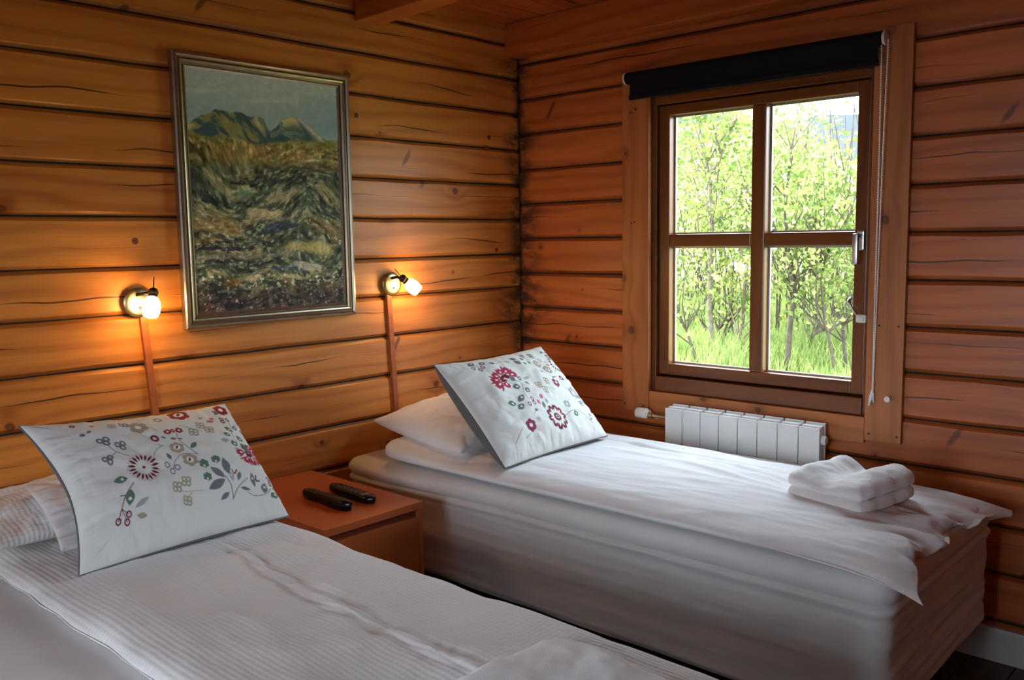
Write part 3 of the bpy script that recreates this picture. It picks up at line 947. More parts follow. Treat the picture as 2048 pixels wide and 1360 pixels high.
vboard('drawer', NX0 + 0.0195, NX1 - 0.0195, NY0 + 0.002, NY0 + 0.020, 0.285, NZ - 0.048, M['cherry'], ns)
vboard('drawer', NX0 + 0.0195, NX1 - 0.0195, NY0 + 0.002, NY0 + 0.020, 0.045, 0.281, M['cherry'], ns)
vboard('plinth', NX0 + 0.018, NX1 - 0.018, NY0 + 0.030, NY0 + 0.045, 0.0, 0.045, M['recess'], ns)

def remote(a, b, w, h, label, waist, screen):
    """hand set from a to b (top ends), with raised keys"""
    a = Vector(a); b = Vector(b)
    L = (b - a).length
    ang = math.atan2(b.y - a.y, b.x - a.x)
    R = Matrix.Translation((a + b) / 2) @ Matrix.Rotation(ang, 4, 'Z')
    t = thing('remote_control', ((a + b) / 2), label, 'remote control', 'remote controls on the nightstand')
    n = 18
    m = 12
    v = []
    for i in range(n + 1):
        s = i / n
        x = (s - 0.5) * L
        e = (1 - abs(2 * s - 1) ** 5) ** 0.5 if 0 < s < 1 else 0.12
        wd = w / 2 * e * (1 - waist * math.exp(-((s - 0.42) / 0.2) ** 2))
        hh = h / 2 * (0.75 + 0.25 * e) * (1 + (0.25 if waist else 0) * s)
        for k in range(m):
            q = 2 * math.pi * k / m
            cx = math.copysign(abs(math.cos(q)) ** 0.6, math.cos(q))
            sx = math.copysign(abs(math.sin(q)) ** 0.6, math.sin(q))
            v.append(R @ Vector((x, wd * cx, hh * sx + h * 0.58)))
    f = [(i * m + k, (i + 1) * m + k, (i + 1) * m + (k + 1) % m, i * m + (k + 1) % m) for i in range(n) for k in range(m)]
    f += [tuple(reversed(range(m)))[::-1], tuple(range(n * m, n * m + m))]
    auto_smooth(mesh('body', v, f, M['black_plastic'], t), 50)
    kb = MB()
    ztop = h * 1.05
    for i in range(7):
        for k in range(3):
            x = -L * 0.36 + i * L * 0.085
            y = (k - 1) * w * 0.22 * (1 - waist * 0.6)
            kb.box(x - 0.0035, x + 0.0035, y - 0.0028, y + 0.0028, ztop - 0.002, ztop + 0.0012, 0.0, R)
    tag(kb.build('buttons', M['button'], t), kind='stuff')
    if screen:
        MB().box(L * 0.28, L * 0.34, -w * 0.28, w * 0.28, ztop - 0.001, ztop + 0.0006, 0.0, R).build('display_bar', M['screen'], t)
    else:
        MB().lathe([(0.001, 0), (0.012, 0), (0.013, 0.002), (0.009, 0.0025), (0.008, 0.001), (0.001, 0.001)], R @ Vector((L * 0.30, 0, ztop)), (0, 0, 1), 20).build('ring_pad', M['screen'], t)
remote((-1.425, -0.285, NZ), (-1.432, -0.545, NZ), 0.056, 0.027, 'black remote control with a slim waist, nearer the left bed', 0.25, False)
remote((-1.322, -0.295, NZ), (-1.336, -0.545, NZ), 0.058, 0.025, 'straight black remote control with a grey bar, nearer the right bed', 0.0, True)

# ------------------------------------------------------------------ beds
def loft(name, x0, x1, y0, y1, r, levels, mat, parent, amp=0.004, seed=0, deform=None, wrinkle=0.0):
    """stack of rounded rectangles; levels = (z, outset)"""
    per = []
    def corner(cx, cy, a0):
        for k in range(9):
            a = a0 + k * math.pi / 16
            per.append((cx, cy, math.cos(a), math.sin(a)))
    def side(ax, ay, bx, by, nx, ny):
        L = math.hypot(bx - ax, by - ay)
        m = max(2, int(L / 0.03))
        for k in range(1, m):
            per.append((ax + (bx - ax) * k / m, ay + (by - ay) * k / m, nx, ny))
    corner(x1 - r, y1 - r, 0); side(x1 - r, y1 - r, x0 + r, y1 - r, 0, 1)
    corner(x0 + r, y1 - r, math.pi / 2); side(x0 + r, y1 - r, x0 + r, y0 + r, -1, 0)
    corner(x0 + r, y0 + r, math.pi); side(x0 + r, y0 + r, x1 - r, y0 + r, 0, -1)
    corner(x1 - r, y0 + r, 1.5 * math.pi); side(x1 - r, y0 + r, x1 - r, y1 - r, 1, 0)
    P = np.array(per)
    n = len(per)
    s = np.linspace(0, 1, n, endpoint=False) * 40
    rings = []
    for (z, o) in levels:
        w = fbm(s * 0.6, np.full(n, z * 22.0), seed, 4) * amp + fbm(s * 0.15 + z * 3, np.full(n, z * 60.0), seed + 9, 2) * amp * 0.7
        if wrinkle: w = w + wrinkle * np.clip((0.50 - z) / 0.2, 0, 1) * (np.abs(fbm(s * 0.22 + z * 2.5, np.full(n, z * 17.0) + s * 0.12, seed + 15, 3)) * -1.6 + fbm(s * 0.5, np.full(n, z * 30.0) - s * 0.25, seed + 19, 3))
        X = P[:, 0] + P[:, 2] * (r + o + w)
        Y = P[:, 1] + P[:, 3] * (r + o + w)
        Z = np.full(n, z) + fbm(s * 0.4, np.full(n, z * 5.0), seed + 4, 2) * 0.003
        if deform: X, Y, Z = deform(X, Y, Z)
        rings.append(np.stack([X, Y, Z], -1))
    V = np.concatenate(rings)
    F = []
    for i in range(len(levels) - 1):
        for k in range(n):
            F.append((i * n + k, i * n + (k + 1) % n, (i + 1) * n + (k + 1) % n, (i + 1) * n + k))
    m = len(levels)
    # close with shrunken rings and a small cap
    cx, cy = (x0 + x1) / 2, (y0 + y1) / 2
    F.append(tuple(reversed(range(n))))
    F.append(tuple(range((m - 1) * n, m * n)))
    o = mesh(name, V, F, mat, parent, True)
    return auto_smooth(o, 60)

def spaced(n, p=1.6):
    a = np.linspace(-1, 1, n)
    return np.sign(a) * (1 - (1 - np.abs(a)) ** p)

def slab(name, x0, x1, y0, y1, zb, zt, mat, parent=None, nu=150, nv=260, n=10, deform=None, origin=None, cr=0.0, maxn=False, thin=0.0):
    """soft closed slab of cloth with rounded rims"""
    u = spaced(nu); v = spaced(nv)
    U, V = np.meshgrid(u, v, indexing='ij')
    e = np.clip(1 - np.abs(U) ** n, 0, 1) ** 0.5 * np.clip(1 - np.abs(V) ** (n * 1.7), 0, 1) ** 0.5
    if maxn:
        e = np.clip(1 - np.maximum(np.abs(U), np.abs(V)) ** n, 0, 1) ** 0.5
    X = (x0 + x1) / 2 + U * (1 - cr * np.abs(V) ** 7) * (x1 - x0) / 2
    Y = (y0 + y1) / 2 + V * (1 - cr * np.abs(U) ** 7) * (y1 - y0) / 2
    half = (zt - zb) / 2 * (1 - thin * np.exp(-(1 + V) / 0.10))
    T = [X, Y, zb + half + half * e]
    B = [X, Y, zb + half - half * e]
    if deform:
        T = deform(*T, U, V, True)
        B = deform(*B, U, V, False)
    vt = np.stack(T, -1).reshape(-1, 3)
    vb = np.stack(B, -1).reshape(-1, 3)
    rim = (np.abs(np.abs(U) - 1) < 1e-9) | (np.abs(np.abs(V) - 1) < 1e-9)
    mid = (vt + vb) / 2
    rr = rim.ravel()
    vt[rr] = mid[rr]
    idx = np.arange(nu * nv)
    bidx = np.where(rr, idx, 0)
    inner = np.where(~rr)[0]
    bidx[inner] = nu * nv + np.arange(len(inner))
    F = grid_faces(nu, nv)
    Fb = bidx[F][:, ::-1]
    allv = np.concatenate([vt, vb[inner]])
    o = mesh(name, allv, np.concatenate([F, Fb]), mat, parent, True, origin)
    return o

def bed(x0, x1, label, seed, flare=None, y0=-2.075):
    t = thing('bed', ((x0 + x1) / 2, -1.06, 0), label, 'bed', 'twin beds')
    lv = [(0.187, -0.014), (0.202, -0.004)] + [(0.202 + 0.268 * k / 40, 0.0) for k in range(1, 41)] + [(0.478, 0.002), (0.486, 0.007), (0.493, 0.009), (0.499, 0.005), (0.507, -0.008)]
    loft('divan_base', x0, x1, y0, -0.03, 0.045, lv, M['divan'], t, 0.006, seed, flare, 0.005)
    lm = [(0.500, -0.016), (0.504, -0.004), (0.513, 0.004), (0.528, 0.008), (0.545, 0.007), (0.558, 0.001), (0.567, -0.010), (0.571, -0.024), (0.573, -0.05)]
    loft('mattress', x0, x1, y0, -0.03, 0.055, lm, M['sheet'], t, 0.004, seed + 30, flare)
    for x in (x0 + 0.09, x1 - 0.09):
        for y in (y0 + 0.12, -0.16):
            auto_smooth(MB().lathe([(0.001, 0), (0.022, 0), (0.026, 0.189), (0.001, 0.189)], (x, y, 0), (0, 0, 1), 16).build('leg', M['dark_metal'], t))
    return t

def flareB(X, Y, Z):
    w = np.clip((-0.58 - X) / 0.44, 0, 1) ** 3
    up = np.clip((Z - 0.25) / 0.3, 0, 1) ** 1.5
    hd = np.exp(-((Y + 0.22) / 0.34) ** 2)
    return X - w * up * (0.012 + 0.050 * hd), Y, Z - 0.012 * w * hd * np.clip((Z - 0.53) / 0.03, 0, 1)
bedB = bed(-1.02, -0.165, 'white bed by the window wall, its whole side facing the viewer', 3, flareB)
bedA = bed(-2.62, -1.775, 'white bed in the left foreground, cut off by the bottom edge', 5)

def duvetB(X, Y, Z, U, V, top):
    a = 1.0 if top else 0.0
    s = (Y + 2.11) / 1.92
    Z = Z + a * (0.010 * np.exp(-((U + 0.55) / 0.35) ** 2) - 0.020 * np.clip(U, 0, 1) ** 2 + 0.020 * np.clip((V - 0.55) / 0.45, 0, 1) - a * 0.018 * np.clip((-0.40 - V) / 0.45, 0, 1) * (1 - np.exp(-(1 + V) / 0.12)) )
    hc = np.exp(-(1 - np.abs(U)) / 0.10) * np.exp(-(1 - V) / 0.03)
    X = X - np.sign(U) * 0.030 * hc
    Y = Y - 0.035 * hc
    X = X + 0.03 * np.exp(-(1 - V) / 0.05) * np.exp(-(1 + U) / 0.2)
    wr = fbm(X * 9 + Y * 1.0, Y * 2.2, 101, 4) * 0.010 + np.abs(fbm(X * 7 + Y * 3, Y * 1.6 - X, 107, 3)) * -0.008
    # long pull folds running along the bed
    for (x_, k, wd, am, y_) in ((-0.40, 0.10, 0.012, -0.007, -1.0), (-0.34, 0.05, 0.016, 0.006, -1.1), (-0.56, 0.16, 0.014, 0.006, -1.25), (-0.48, 0.22, 0.012, -0.006, -1.35), (-0.66, 0.05, 0.02, 0.005, -1.5)):
        wr = wr + am * np.exp(-((X - x_ - k * (Y - y_) + 0.02 * np.sin(Y * 6)) / wd) ** 2) * np.exp(-((Y - y_) / 0.45) ** 2)
    ft = np.clip((-1.82 - Y) / 0.28, 0, 1)
    wr = wr + ft * (0.012 * np.sin(X * 34 + fbm(X * 6, Y * 6, 111) * 5 + Y * 12) + fbm(X * 24, Y * 10, 113, 3) * 0.014) * np.clip(1.2 - np.abs(U), 0, 1)
    Z = Z + a * wr + (1 - a) * np.minimum(wr, 0.004) * ft
    # long side hangs softly, its rim waves a little
    side = np.exp(-(1 + U) / 0.05)
    X = X - side * (0.012 + 0.010 * fbm(Y * 2.0, Y * 0, 117))
    # ears at the foot corners
    c = np.exp(-(1 - np.abs(U)) / 0.14) * np.exp(-(1 + V) / 0.035)
    X = X + np.where(U > 0, 0.050, -0.01) * c
    Y = Y - c * np.where(U > 0, 0.022, 0.055)
    Z = Z - c * np.where(U > 0, 0.015, 0.020) - 0.006 * np.exp(-(1 + V) / 0.06)
    # foot rim swings in between the corners
    Y = Y + np.exp(-(1 + V) / 0.04) * 0.045 * (1 - U ** 2) * (0.7 + 0.5 * np.sin(X * 21))
    return [X, Y, Z]
dB = slab('duvet', -1.035, -0.215, -2.11, -0.185, 0.5745, 0.634, M['duvet'], deform=duvetB, thin=0.86, origin=(-0.62, -1.14, 0.575))
tag(dB, 'smooth white duvet lying along the bed by the window', 'duvet', 'white duvets')

def duvetA(X, Y, Z, U, V, top):
    a = 1.0 if top else 0.0
    wr = fbm(X * 6, Y * 3.0, 201, 4) * 0.010 + fbm(X * 16, Y * 5, 203, 3) * 0.004
    # puckered seam along the middle
    xs = -1.995 - 0.03 * np.clip((-0.75 - Y) / 0.6, 0, 1.4) - 0.02 * np.exp(-((Y + 0.7) / 0.25) ** 2) * -1 + 0.004 * np.sin(Y * 40)
    d = X - xs
    sm = np.clip((-0.62 - Y) / 0.2, 0, 1)
    wr = wr + sm * (0.0032 * np.exp(-(d / 0.006) ** 2) * (1 + 0.6 * np.sin(Y * 95 + 3 * np.sin(Y * 31))) - 0.0035 * np.exp(-((np.abs(d) - 0.020) / 0.012) ** 2))
    wr = wr + 0.006 * np.sin(Y * 9 + X * 14 + fbm(X * 4, Y * 3, 207) * 6) * np.exp(-(d / 0.22) ** 2) * sm
    Z = Z + a * wr
    le = np.exp(-(1 + U) / 0.08)
    X = X + le * (0.028 * fbm(Y * 3.0, Y * 0, 211, 3) - 0.02 * np.sin(Y * 3.2 + 0.8))
    ri = np.exp(-(1 - U) / 0.06)
    X = X + ri * 0.006 * np.sin(Y * 17 + 3 * np.sin(Y * 5))
    Z = Z - (le + ri) * 0.010 * a
    return [X, Y, Z]
dA = slab('duvet', -2.425, -1.742, -2.12, -0.10, 0.5745, 0.622, M['waffle'], deform=duvetA, origin=(-2.08, -1.1, 0.575), nu=150, nv=280)
tag(dA, 'white waffle duvet with a puckered seam on the left bed', 'duvet', 'white duvets')

# ------------------------------------------------------------------ pillows and cushions
INK = {'r': (150, 30, 34), 'd': (112, 18, 40), 'g': (112, 116, 122), 'n': (92, 122, 102), 't': (168, 158, 138), 'l': (164, 168, 172), 'p': (196, 110, 130), 'w': (238, 238, 234), 'm': (140, 44, 84), 'k': (74, 80, 88), 'c': (168, 40, 74)}

def draw_print(prims, u, v, ground):
    """u, v: fabric coordinates in mm (arrays); returns linear rgb"""
    rgb = np.zeros(u.shape + (3,)) + lin(ground)
    AA = 0.9
    def ink(box, dist_fn, col):
        x0, x1, y0, y1 = box
        m = (u > x0 - 2) & (u < x1 + 2) & (v > y0 - 2) & (v < y1 + 2)
        if not m.any(): return
        a = np.clip(0.5 - dist_fn(u[m], v[m]) / (2 * AA), 0, 1)[:, None]
        rgb[m] = rgb[m] * (1 - a) + lin(INK[col] if isinstance(col, str) else col) * a
    def leaf(x0, y0, x1, y1, w, col, hole=0):
        L = math.hypot(x1 - x0, y1 - y0) + 1e-6
        cx, cy = (x0 + x1) / 2, (y0 + y1) / 2
        dx, dy = (x1 - x0) / L, (y1 - y0) / L
        def d(X, Y):
            a = (X - cx) * dx + (Y - cy) * dy
            b = -(X - cx) * dy + (Y - cy) * dx
            t = np.clip(a / (L / 2), -1, 1)
            return np.maximum(np.abs(b) - w / 2 * (1 - np.abs(t) ** 1.8), np.abs(a) - L / 2)
        R = L / 2 + w
        ink((cx - R, cx + R, cy - R, cy + R), d, col)
        if hole:
            disc(cx + dx * L * 0.10, cy + dy * L * 0.10, min(w, L) * 0.17, 'w')
    def disc(x, y, r, col):
        ink((x - r, x + r, y - r, y + r), lambda X, Y: np.hypot(X - x, Y - y) - r, col)
    def ring(x, y, r, w, col):
        ink((x - r - w, x + r + w, y - r - w, y + r + w), lambda X, Y: np.abs(np.hypot(X - x, (Y - y) * 0.85) - r + w / 2) - w / 2, col)
    def line(pts, w, col):
        q = [np.array(p) for p in pts]
        # smooth the poly-line
        for _ in range(2):
            s = [q[0]]
            for a, b in zip(q[:-1], q[1:]):
                s += [a * .75 + b * .25, a * .25 + b * .75]
            q = s + [q[-1]]
        for a, b in zip(q[:-1], q[1:]):
            ab = b - a
            l2 = (ab ** 2).sum() + 1e-9
            def d(X, Y, a=a, ab=ab, l2=l2):
                t = np.clip(((X - a[0]) * ab[0] + (Y - a[1]) * ab[1]) / l2, 0, 1)
                return np.hypot(X - a[0] - t * ab[0], Y - a[1] - t * ab[1]) - w / 2
            ink((min(a[0], b[0]) - w, max(a[0], b[0]) + w, min(a[1], b[1]) - w, max(a[1], b[1]) + w), d, col)
    for p in prims:
        k = p[0]
        if k == 'P': leaf(*p[1:6], p[6], p[7])
        elif k == 'O': ring(p[1], p[2], p[3], p[4], p[5])
        elif k == 'L': line(p[1], p[2], p[3])
        elif k == 'D':
            x, y, r, c, n = p[1:]
            for i in range(n):
                a = 2 * math.pi * i / n
                leaf(x + math.cos(a) * r * .46, y + math.sin(a) * r * .46, x + math.cos(a) * r, y + math.sin(a) * r, r * .17, c)
                a += math.pi / n
                leaf(x + math.cos(a) * r * .86, y + math.sin(a) * r * .86, x + math.cos(a) * r * 1.05, y + math.sin(a) * r * 1.05, r * .05, 'p')
            disc(x, y, r * .10, c)
        elif k == 'D2':
            x, y, r, c, n = p[1:]
            for i in range(n):
                a = 2 * math.pi * i / n
                disc(x + math.cos(a) * r * .80, y + math.sin(a) * r * .80, r * .25, c)
                leaf(x + math.cos(a) * r * .42, y + math.sin(a) * r * .42, x + math.cos(a) * r * .82, y + math.sin(a) * r * .82, r * .16, 'w')
                disc(x + math.cos(a) * r * .26, y + math.sin(a) * r * .26, r * .10, c)
            ring(x, y, r * .30, r * .10, c)
            disc(x, y, r * .10, c)
        elif k == 'G':
            x, y, r, c, n = p[1:]
            for i in range(n):
                a = 2 * math.pi * (i + .3) / n
                ring(x + math.cos(a) * r * .5, y + math.sin(a) * r * .5, r * .46, r * .27, c)
            disc(x, y, r * .16, c)
        elif k == 'F':
            x, y, r, c, e = p[1:]
            for i in range(6):
                a = 2 * math.pi * i / 6 + .4
                disc(x + math.cos(a) * r * .58, y + math.sin(a) * r * .58, r * .40, c)
            disc(x, y, r * .6, c)
            if e == 'w':
                disc(x, y, r * .30, 'w')
            elif e == 'g':
                leaf(x - r * .3, y - r, x + r * .1, y + r * .2, r * .3, 'w')
                disc(x, y, r * .2, 'k')
            else:
                disc(x, y, r * .42, 'w'); leaf(x - r * .2, y - r * .3, x + r * .15, y + r * .35, r * .3, e)
        elif k == 'C':
            x, y, tips, w, c, cc = p[1:]
            for (tx, ty) in tips:
                sx, sy = x + (tx - x) * .34, y + (ty - y) * .34
                leaf(sx, sy, tx, ty, w, c)
                ang = math.atan2(ty - y, tx - x)
                L = math.hypot(tx - x, ty - y)
                for q in (-.34, -.12, .12, .34):
                    leaf(x + math.cos(ang + q * .8) * L * .62, y + math.sin(ang + q * .8) * L * .62, x + math.cos(ang + q) * L * 1.02, y + math.sin(ang + q) * L * 1.02, w * .26, c)
                leaf(x + (tx - x) * .48, y + (ty - y) * .48, x + (tx - x) * .74, y + (ty - y) * .74, w * .22, 'w')
                leaf(x + (tx - x) * .06, y + (ty - y) * .06, x + (tx - x) * .36, y + (ty - y) * .36, w * .5, cc)
    return rgb

def cushion(corners, tf, tb, pinch, seed, nu, nv, wr=0.006, p=2.0, sag=0.0, q=0.5, qb=0.4):
    """front and back surfaces over four corners (TL, TR, BR, BL); returns grids"""
    TL, TR, BR, BL = [np.array(c) for c in corners]
    u = spaced(nu, 1.25); v = spaced(nv, 1.25)
    U, V = np.meshgrid(u, v, indexing='ij')
    pl, pr, pt, pb = pinch if isinstance(pinch, tuple) else (pinch, pinch, pinch * 1.25, pinch * 1.25)
    Up = U * (1 - np.where(U < 0, pl, pr) * (1 - np.abs(V) ** 1.8))
    Vp = V * (1 - np.where(V > 0, pt, pb) * (1 - np.abs(U) ** 1.8))
    a = (Up + 1) / 2
    b = (Vp + 1) / 2
    P = (TL * (1 - a[..., None]) + TR * a[..., None]) * b[..., None] + (BL * (1 - a[..., None]) + BR * a[..., None]) * (1 - b[..., None])
    N = np.cross(TR - TL, TL - BL)
    N = N / np.linalg.norm(N)
    e = np.clip(1 - np.abs(U) ** p, 0, 1) ** q * np.clip(1 - np.abs(V) ** p, 0, 1) ** q
    # radial pull wrinkles towards rims and corners
    rimw = np.clip(np.maximum(np.abs(U), np.abs(V)), 0, 1) ** 3
    w = fbm(U * 3, V * 3, seed, 3) * wr * 2 * e + (np.abs(fbm(U * 2.2 + V * 1.2, V * 1.5 - U * 2.0, seed + 7, 3)) - 0.12) * wr * 2.4 * e
    w = w + wr * rimw * e ** 0.6 * (np.where(np.abs(U) > np.abs(V), np.sin(V * 13 + fbm(U * 2, V * 5, seed + 3) * 5), np.sin(U * 17 + fbm(U * 5, V * 2, seed + 5) * 5))) * 0.9
    eb = np.clip(1 - np.abs(U) ** p, 0, 1) ** qb * np.clip(1 - np.abs(V) ** p, 0, 1) ** qb
    F = P + N * (tf * e + w)[..., None]
    B = P - N * (tb * eb)[..., None]
    F[..., 2] -= sag * (1 - U ** 2) * np.clip(V, 0, 1)
    B[..., 2] -= sag * (1 - U ** 2) * np.clip(V, 0, 1)
    return U, V, F, B

def make_cushion(corners, prims, seed, label, pinch, tf, tb, sag):
    nu, nv = 350, 262
    ctr = np.mean(np.array(corners), 0)
    t = thing('cushion', tuple(ctr), label, 'cushion', 'floral cushions')
    U, V, F, B = cushion(corners, tf, tb, pinch, seed, nu, nv, sag=sag)
    o = mesh('front_cover', F.reshape(-1, 3), grid_faces(nu, nv)[:, ::-1], M['print'], t, True)
    rgb = draw_print(prims, U * 300.0, V * 225.0, (222, 223, 218))
    at = o.data.color_attributes.new('paint', 'FLOAT_COLOR', 'POINT')
    q = np.ones((nu * nv, 4), np.float32)
    q[:, :3] = rgb.reshape(-1, 3)
    at.data.foreach_set('color', q.ravel())
    Bs = B[::6, ::6] if False else B
    k = 5
    ui = np.unique(np.append(np.arange(0, nu, k), nu - 1)); vi = np.unique(np.append(np.arange(0, nv, k), nv - 1))
    Bs = B[np.ix_(ui, vi)]
    tag(mesh('back_cover', Bs.reshape(-1, 3), grid_faces(len(ui), len(vi)), M['grey_back'], t, True), 'plain grey back of the cushion')
    # welt: a thin rim just behind the printed edge
    rim = [F[i, 0] for i in range(0, nu, 6)] + [F[nu - 1, j] for j in range(0, nv, 6)] + [F[i, nv - 1] for i in range(nu - 1, -1, -6)] + [F[0, j] for j in range(nv - 1, -1, -6)]
    N = np.cross(np.array(corners[1]) - np.array(corners[0]), np.array(corners[0]) - np.array(corners[3])); N = N / np.linalg.norm(N)
    MB().tube([Vector(p - N * 0.002) for p in rim], 0.0032, 6).build('welt', M['grey_back'], t, True)
    return t

def make_pillow(corners, tf, tb, seed, label, mat, pinch=0.05, wr=0.008):
    nu, nv = 90, 70
    U, V, F, B = cushion(corners, tf, tb, pinch, seed, nu, nv, wr=wr)
    fv = F.reshape(-1, 3); bv = B.reshape(-1, 3)
    G = grid_faces(nu, nv)
    o = mesh('pillow', np.concatenate([fv, bv]), np.concatenate([G[:, ::-1], G + nu * nv]), mat, None, True, tuple(fv.mean(0)))
    return tag(o, label, 'pillow', 'white bed pillows')
PRINT_A = [('D',-97.7,-15.8,47.8,'d',18),
('G',-161.4,106.4,20.8,'g',3),
('G',-125.4,79.0,19.6,'g',3),
('G',-183.5,37.5,18.7,'g',3),
('L',[(-163.0,88.2),(-151.9,57.4),(-122.3,31.2)],2.2,'g'),
('L',[(-151.9,57.4),(-176.1,41.2)],1.8,'g'),
('P',-198.3,-34.2,-155.7,-35.7,22.3,'n',1),
('L',[(-145.6,-55.1),(-176.8,-79.8),(-194.3,-113.7),(-208.0,-142.8)],2.5,'d'),
('L',[(-192.4,-114.1),(-178.2,-131.5)],2.0,'d'),
('L',[(-193.1,-116.3),(-184.8,-150.7)],2.0,'d'),
('L',[(-190.8,-79.1),(-176.8,-79.8)],2.0,'d'),
('O',-208.0,-142.8,8.2,3.7,'d'),
('O',-177.7,-132.5,8.3,3.8,'d'),
('O',-184.8,-150.7,8.3,3.7,'d'),
('P',-158.9,-69.3,-172.2,-111.8,25.1,'n',1),
('P',-158.6,-122.0,-114.5,-106.2,15.2,'l',0),
('P',-157.4,-142.0,-130.0,-153.1,15.1,'t',0),
('F',101.2,179.9,33.3,'r','d'),
('F',-44.1,139.6,28.7,'t','w'),
('G',-77.4,161.6,15.7,'g',4),
('G',-111.1,161.0,12.6,'t',4),
('L',[(-22.2,136.3),(-0.2,107.4)],2.0,'g'),
('O',-21.8,77.5,12.7,6.9,'d'),
('F',26.7,97.4,12.1,'r','w'),
('F',64.4,101.1,12.3,'r','w'),
('F',44.6,100.2,8.1,'r','w'),
('L',[(51.7,87.7),(44.8,52.3),(78.6,-6.3)],2.4,'g'),
('P',43.3,66.5,22.1,67.3,11.1,'g',0),
('P',45.5,66.1,61.4,63.5,8.0,'g',0),
('F',28.1,28.7,22.6,'t','d'),
('F',48.4,-20.7,24.4,'t','d'),
('P',66.8,17.9,94.3,42.6,16.0,'n',0),
('L',[(79.2,-4.8),(35.0,4.6),(4.0,-16.4),(-10.8,-39.8)],2.0,'g'),
('O',-23.8,-24.2,8.5,3.3,'g'),
('O',-16.3,-48.0,8.4,3.3,'g'),
('O',2.1,-39.8,8.5,3.3,'g'),
('P',-11.6,13.2,-3.0,-10.8,12.5,'n',0),
('L',[(-54.0,13.2),(-40.2,31.9),(-7.7,44.9)],1.9,'g'),
('L',[(-22.7,54.1),(-16.2,41.0)],1.9,'g'),
('P',-1.4,79.6,11.0,69.2,9.9,'g',0),
('G',104.7,84.8,18.7,'t',4),
('G',138.8,111.6,18.1,'t',4),
('G',157.9,88.0,18.1,'t',4),
('L',[(73.8,124.5),(96.2,106.5),(133.0,86.1)],2.1,'t'),
('G',-21.9,-96.5,17.4,'t',4),
('G',9.0,-87.8,16.8,'t',4),
('G',-4.9,-140.3,16.3,'t',4),
('L',[(-12.0,-111.2),(47.6,-123.3)],1.8,'t'),
('L',[(16.4,-120.0),(3.2,-129.6)],1.8,'t'),
('F',81.7,-42.2,15.7,'n','g'),
('F',121.4,-34.7,14.1,'n','g'),
('F',74.3,-86.0,13.5,'n','g'),
('P',141.6,-89.2,145.9,-31.6,25.8,'g',0),
('P',126.0,-97.2,94.9,-56.7,23.6,'g',0),
('P',125.1,-101.3,66.1,-122.2,25.5,'g',0),
('L',[(129.3,-92.1),(140.8,-121.1),(130.4,-159.1)],2.8,'g'),
('P',92.0,-156.7,125.8,-138.4,14.2,'g',0),
('P',149.2,-108.5,149.9,-80.1,14.8,'l',1),
('P',165.8,-108.8,183.9,-81.5,13.0,'g',0),
('L',[(158.4,-74.8),(159.8,-91.3),(174.8,-75.8)],4.0,'r'),
('L',[(130.4,-159.1),(157.9,-127.4),(200.0,-103.9)],2.3,'g'),
('P',217.4,-132.0,218.1,-88.4,16.2,'g',1),
('L',[(232.6,-98.5),(227.5,-115.1),(239.3,-114.8)],4.1,'d'),
('P',167.1,-129.4,198.4,-138.7,10.9,'g',0),
('P',238.7,-154.4,259.3,-120.6,23.3,'g',1),
('O',280.4,-104.8,6.8,3.7,'d'),
('O',280.9,-120.6,6.8,3.7,'d'),
('O',291.3,-136.1,6.8,3.7,'d'),
('P',256.6,-169.1,293.0,-153.5,23.4,'n',1),
('L',[(185.1,-144.9),(204.1,-158.7),(245.5,-159.7),(276.5,-136.3)],2.0,'g'),
('C',257.7,-7.9,[(208.3,-10.6),(222.2,-52.9),(252.6,-61.6),(289.2,-48.5),(303.1,-16.0),(292.5,12.5),(273.7,24.6)],23.7,'c','d'),
('P',243.5,29.7,256.4,-10.6,22.8,'n',0),
('L',[(243.5,29.7),(222.7,53.9),(247.3,89.0),(244.2,123.1)],2.2,'g'),
('P',218.2,98.3,236.4,73.8,19.8,'n',1),
('P',196.5,68.2,216.0,50.9,17.2,'n',1),
('P',243.2,60.7,267.0,42.4,20.8,'n',1),
('P',216.3,40.2,221.8,12.4,23.7,'n',1),
('P',173.6,38.7,205.5,37.4,15.8,'l',0),
('P',247.9,93.7,271.6,97.5,18.9,'g',1),
('O',228.9,137.0,7.8,4.5,'d'),
('O',249.8,132.8,7.9,4.5,'d'),
('O',225.6,122.7,7.8,4.4,'d'),
('P',282.5,97.0,296.9,76.4,15.8,'n',0),
('P',272.6,125.1,281.8,109.5,12.5,'l',0),
('F',256.2,187.1,27.6,'r','w'),
('P',219.4,163.7,240.2,179.7,13.5,'g',0),
('P',219.7,182.4,227.2,175.2,12.5,'g',0),
('P',169.1,128.0,197.8,129.8,15.2,'p',0),
('P',184.8,145.7,205.7,139.1,12.1,'p',0),
('L',[(153.2,163.6),(174.9,147.2),(182.7,129.0)],2.2,'t'),
('P',147.2,143.3,165.0,148.6,13.0,'t',0),
('P',-208.7,143.4,-191.2,146.0,11.9,'g',0),
('P',-186.4,147.9,-171.1,156.4,8.4,'g',0),
('F',29.2,166.2,14.5,'t','w'),
('P',-164.6,177.3,-147.3,177.5,8.5,'n',0),
('F',-198.8,190.5,7.5,'r','w')]
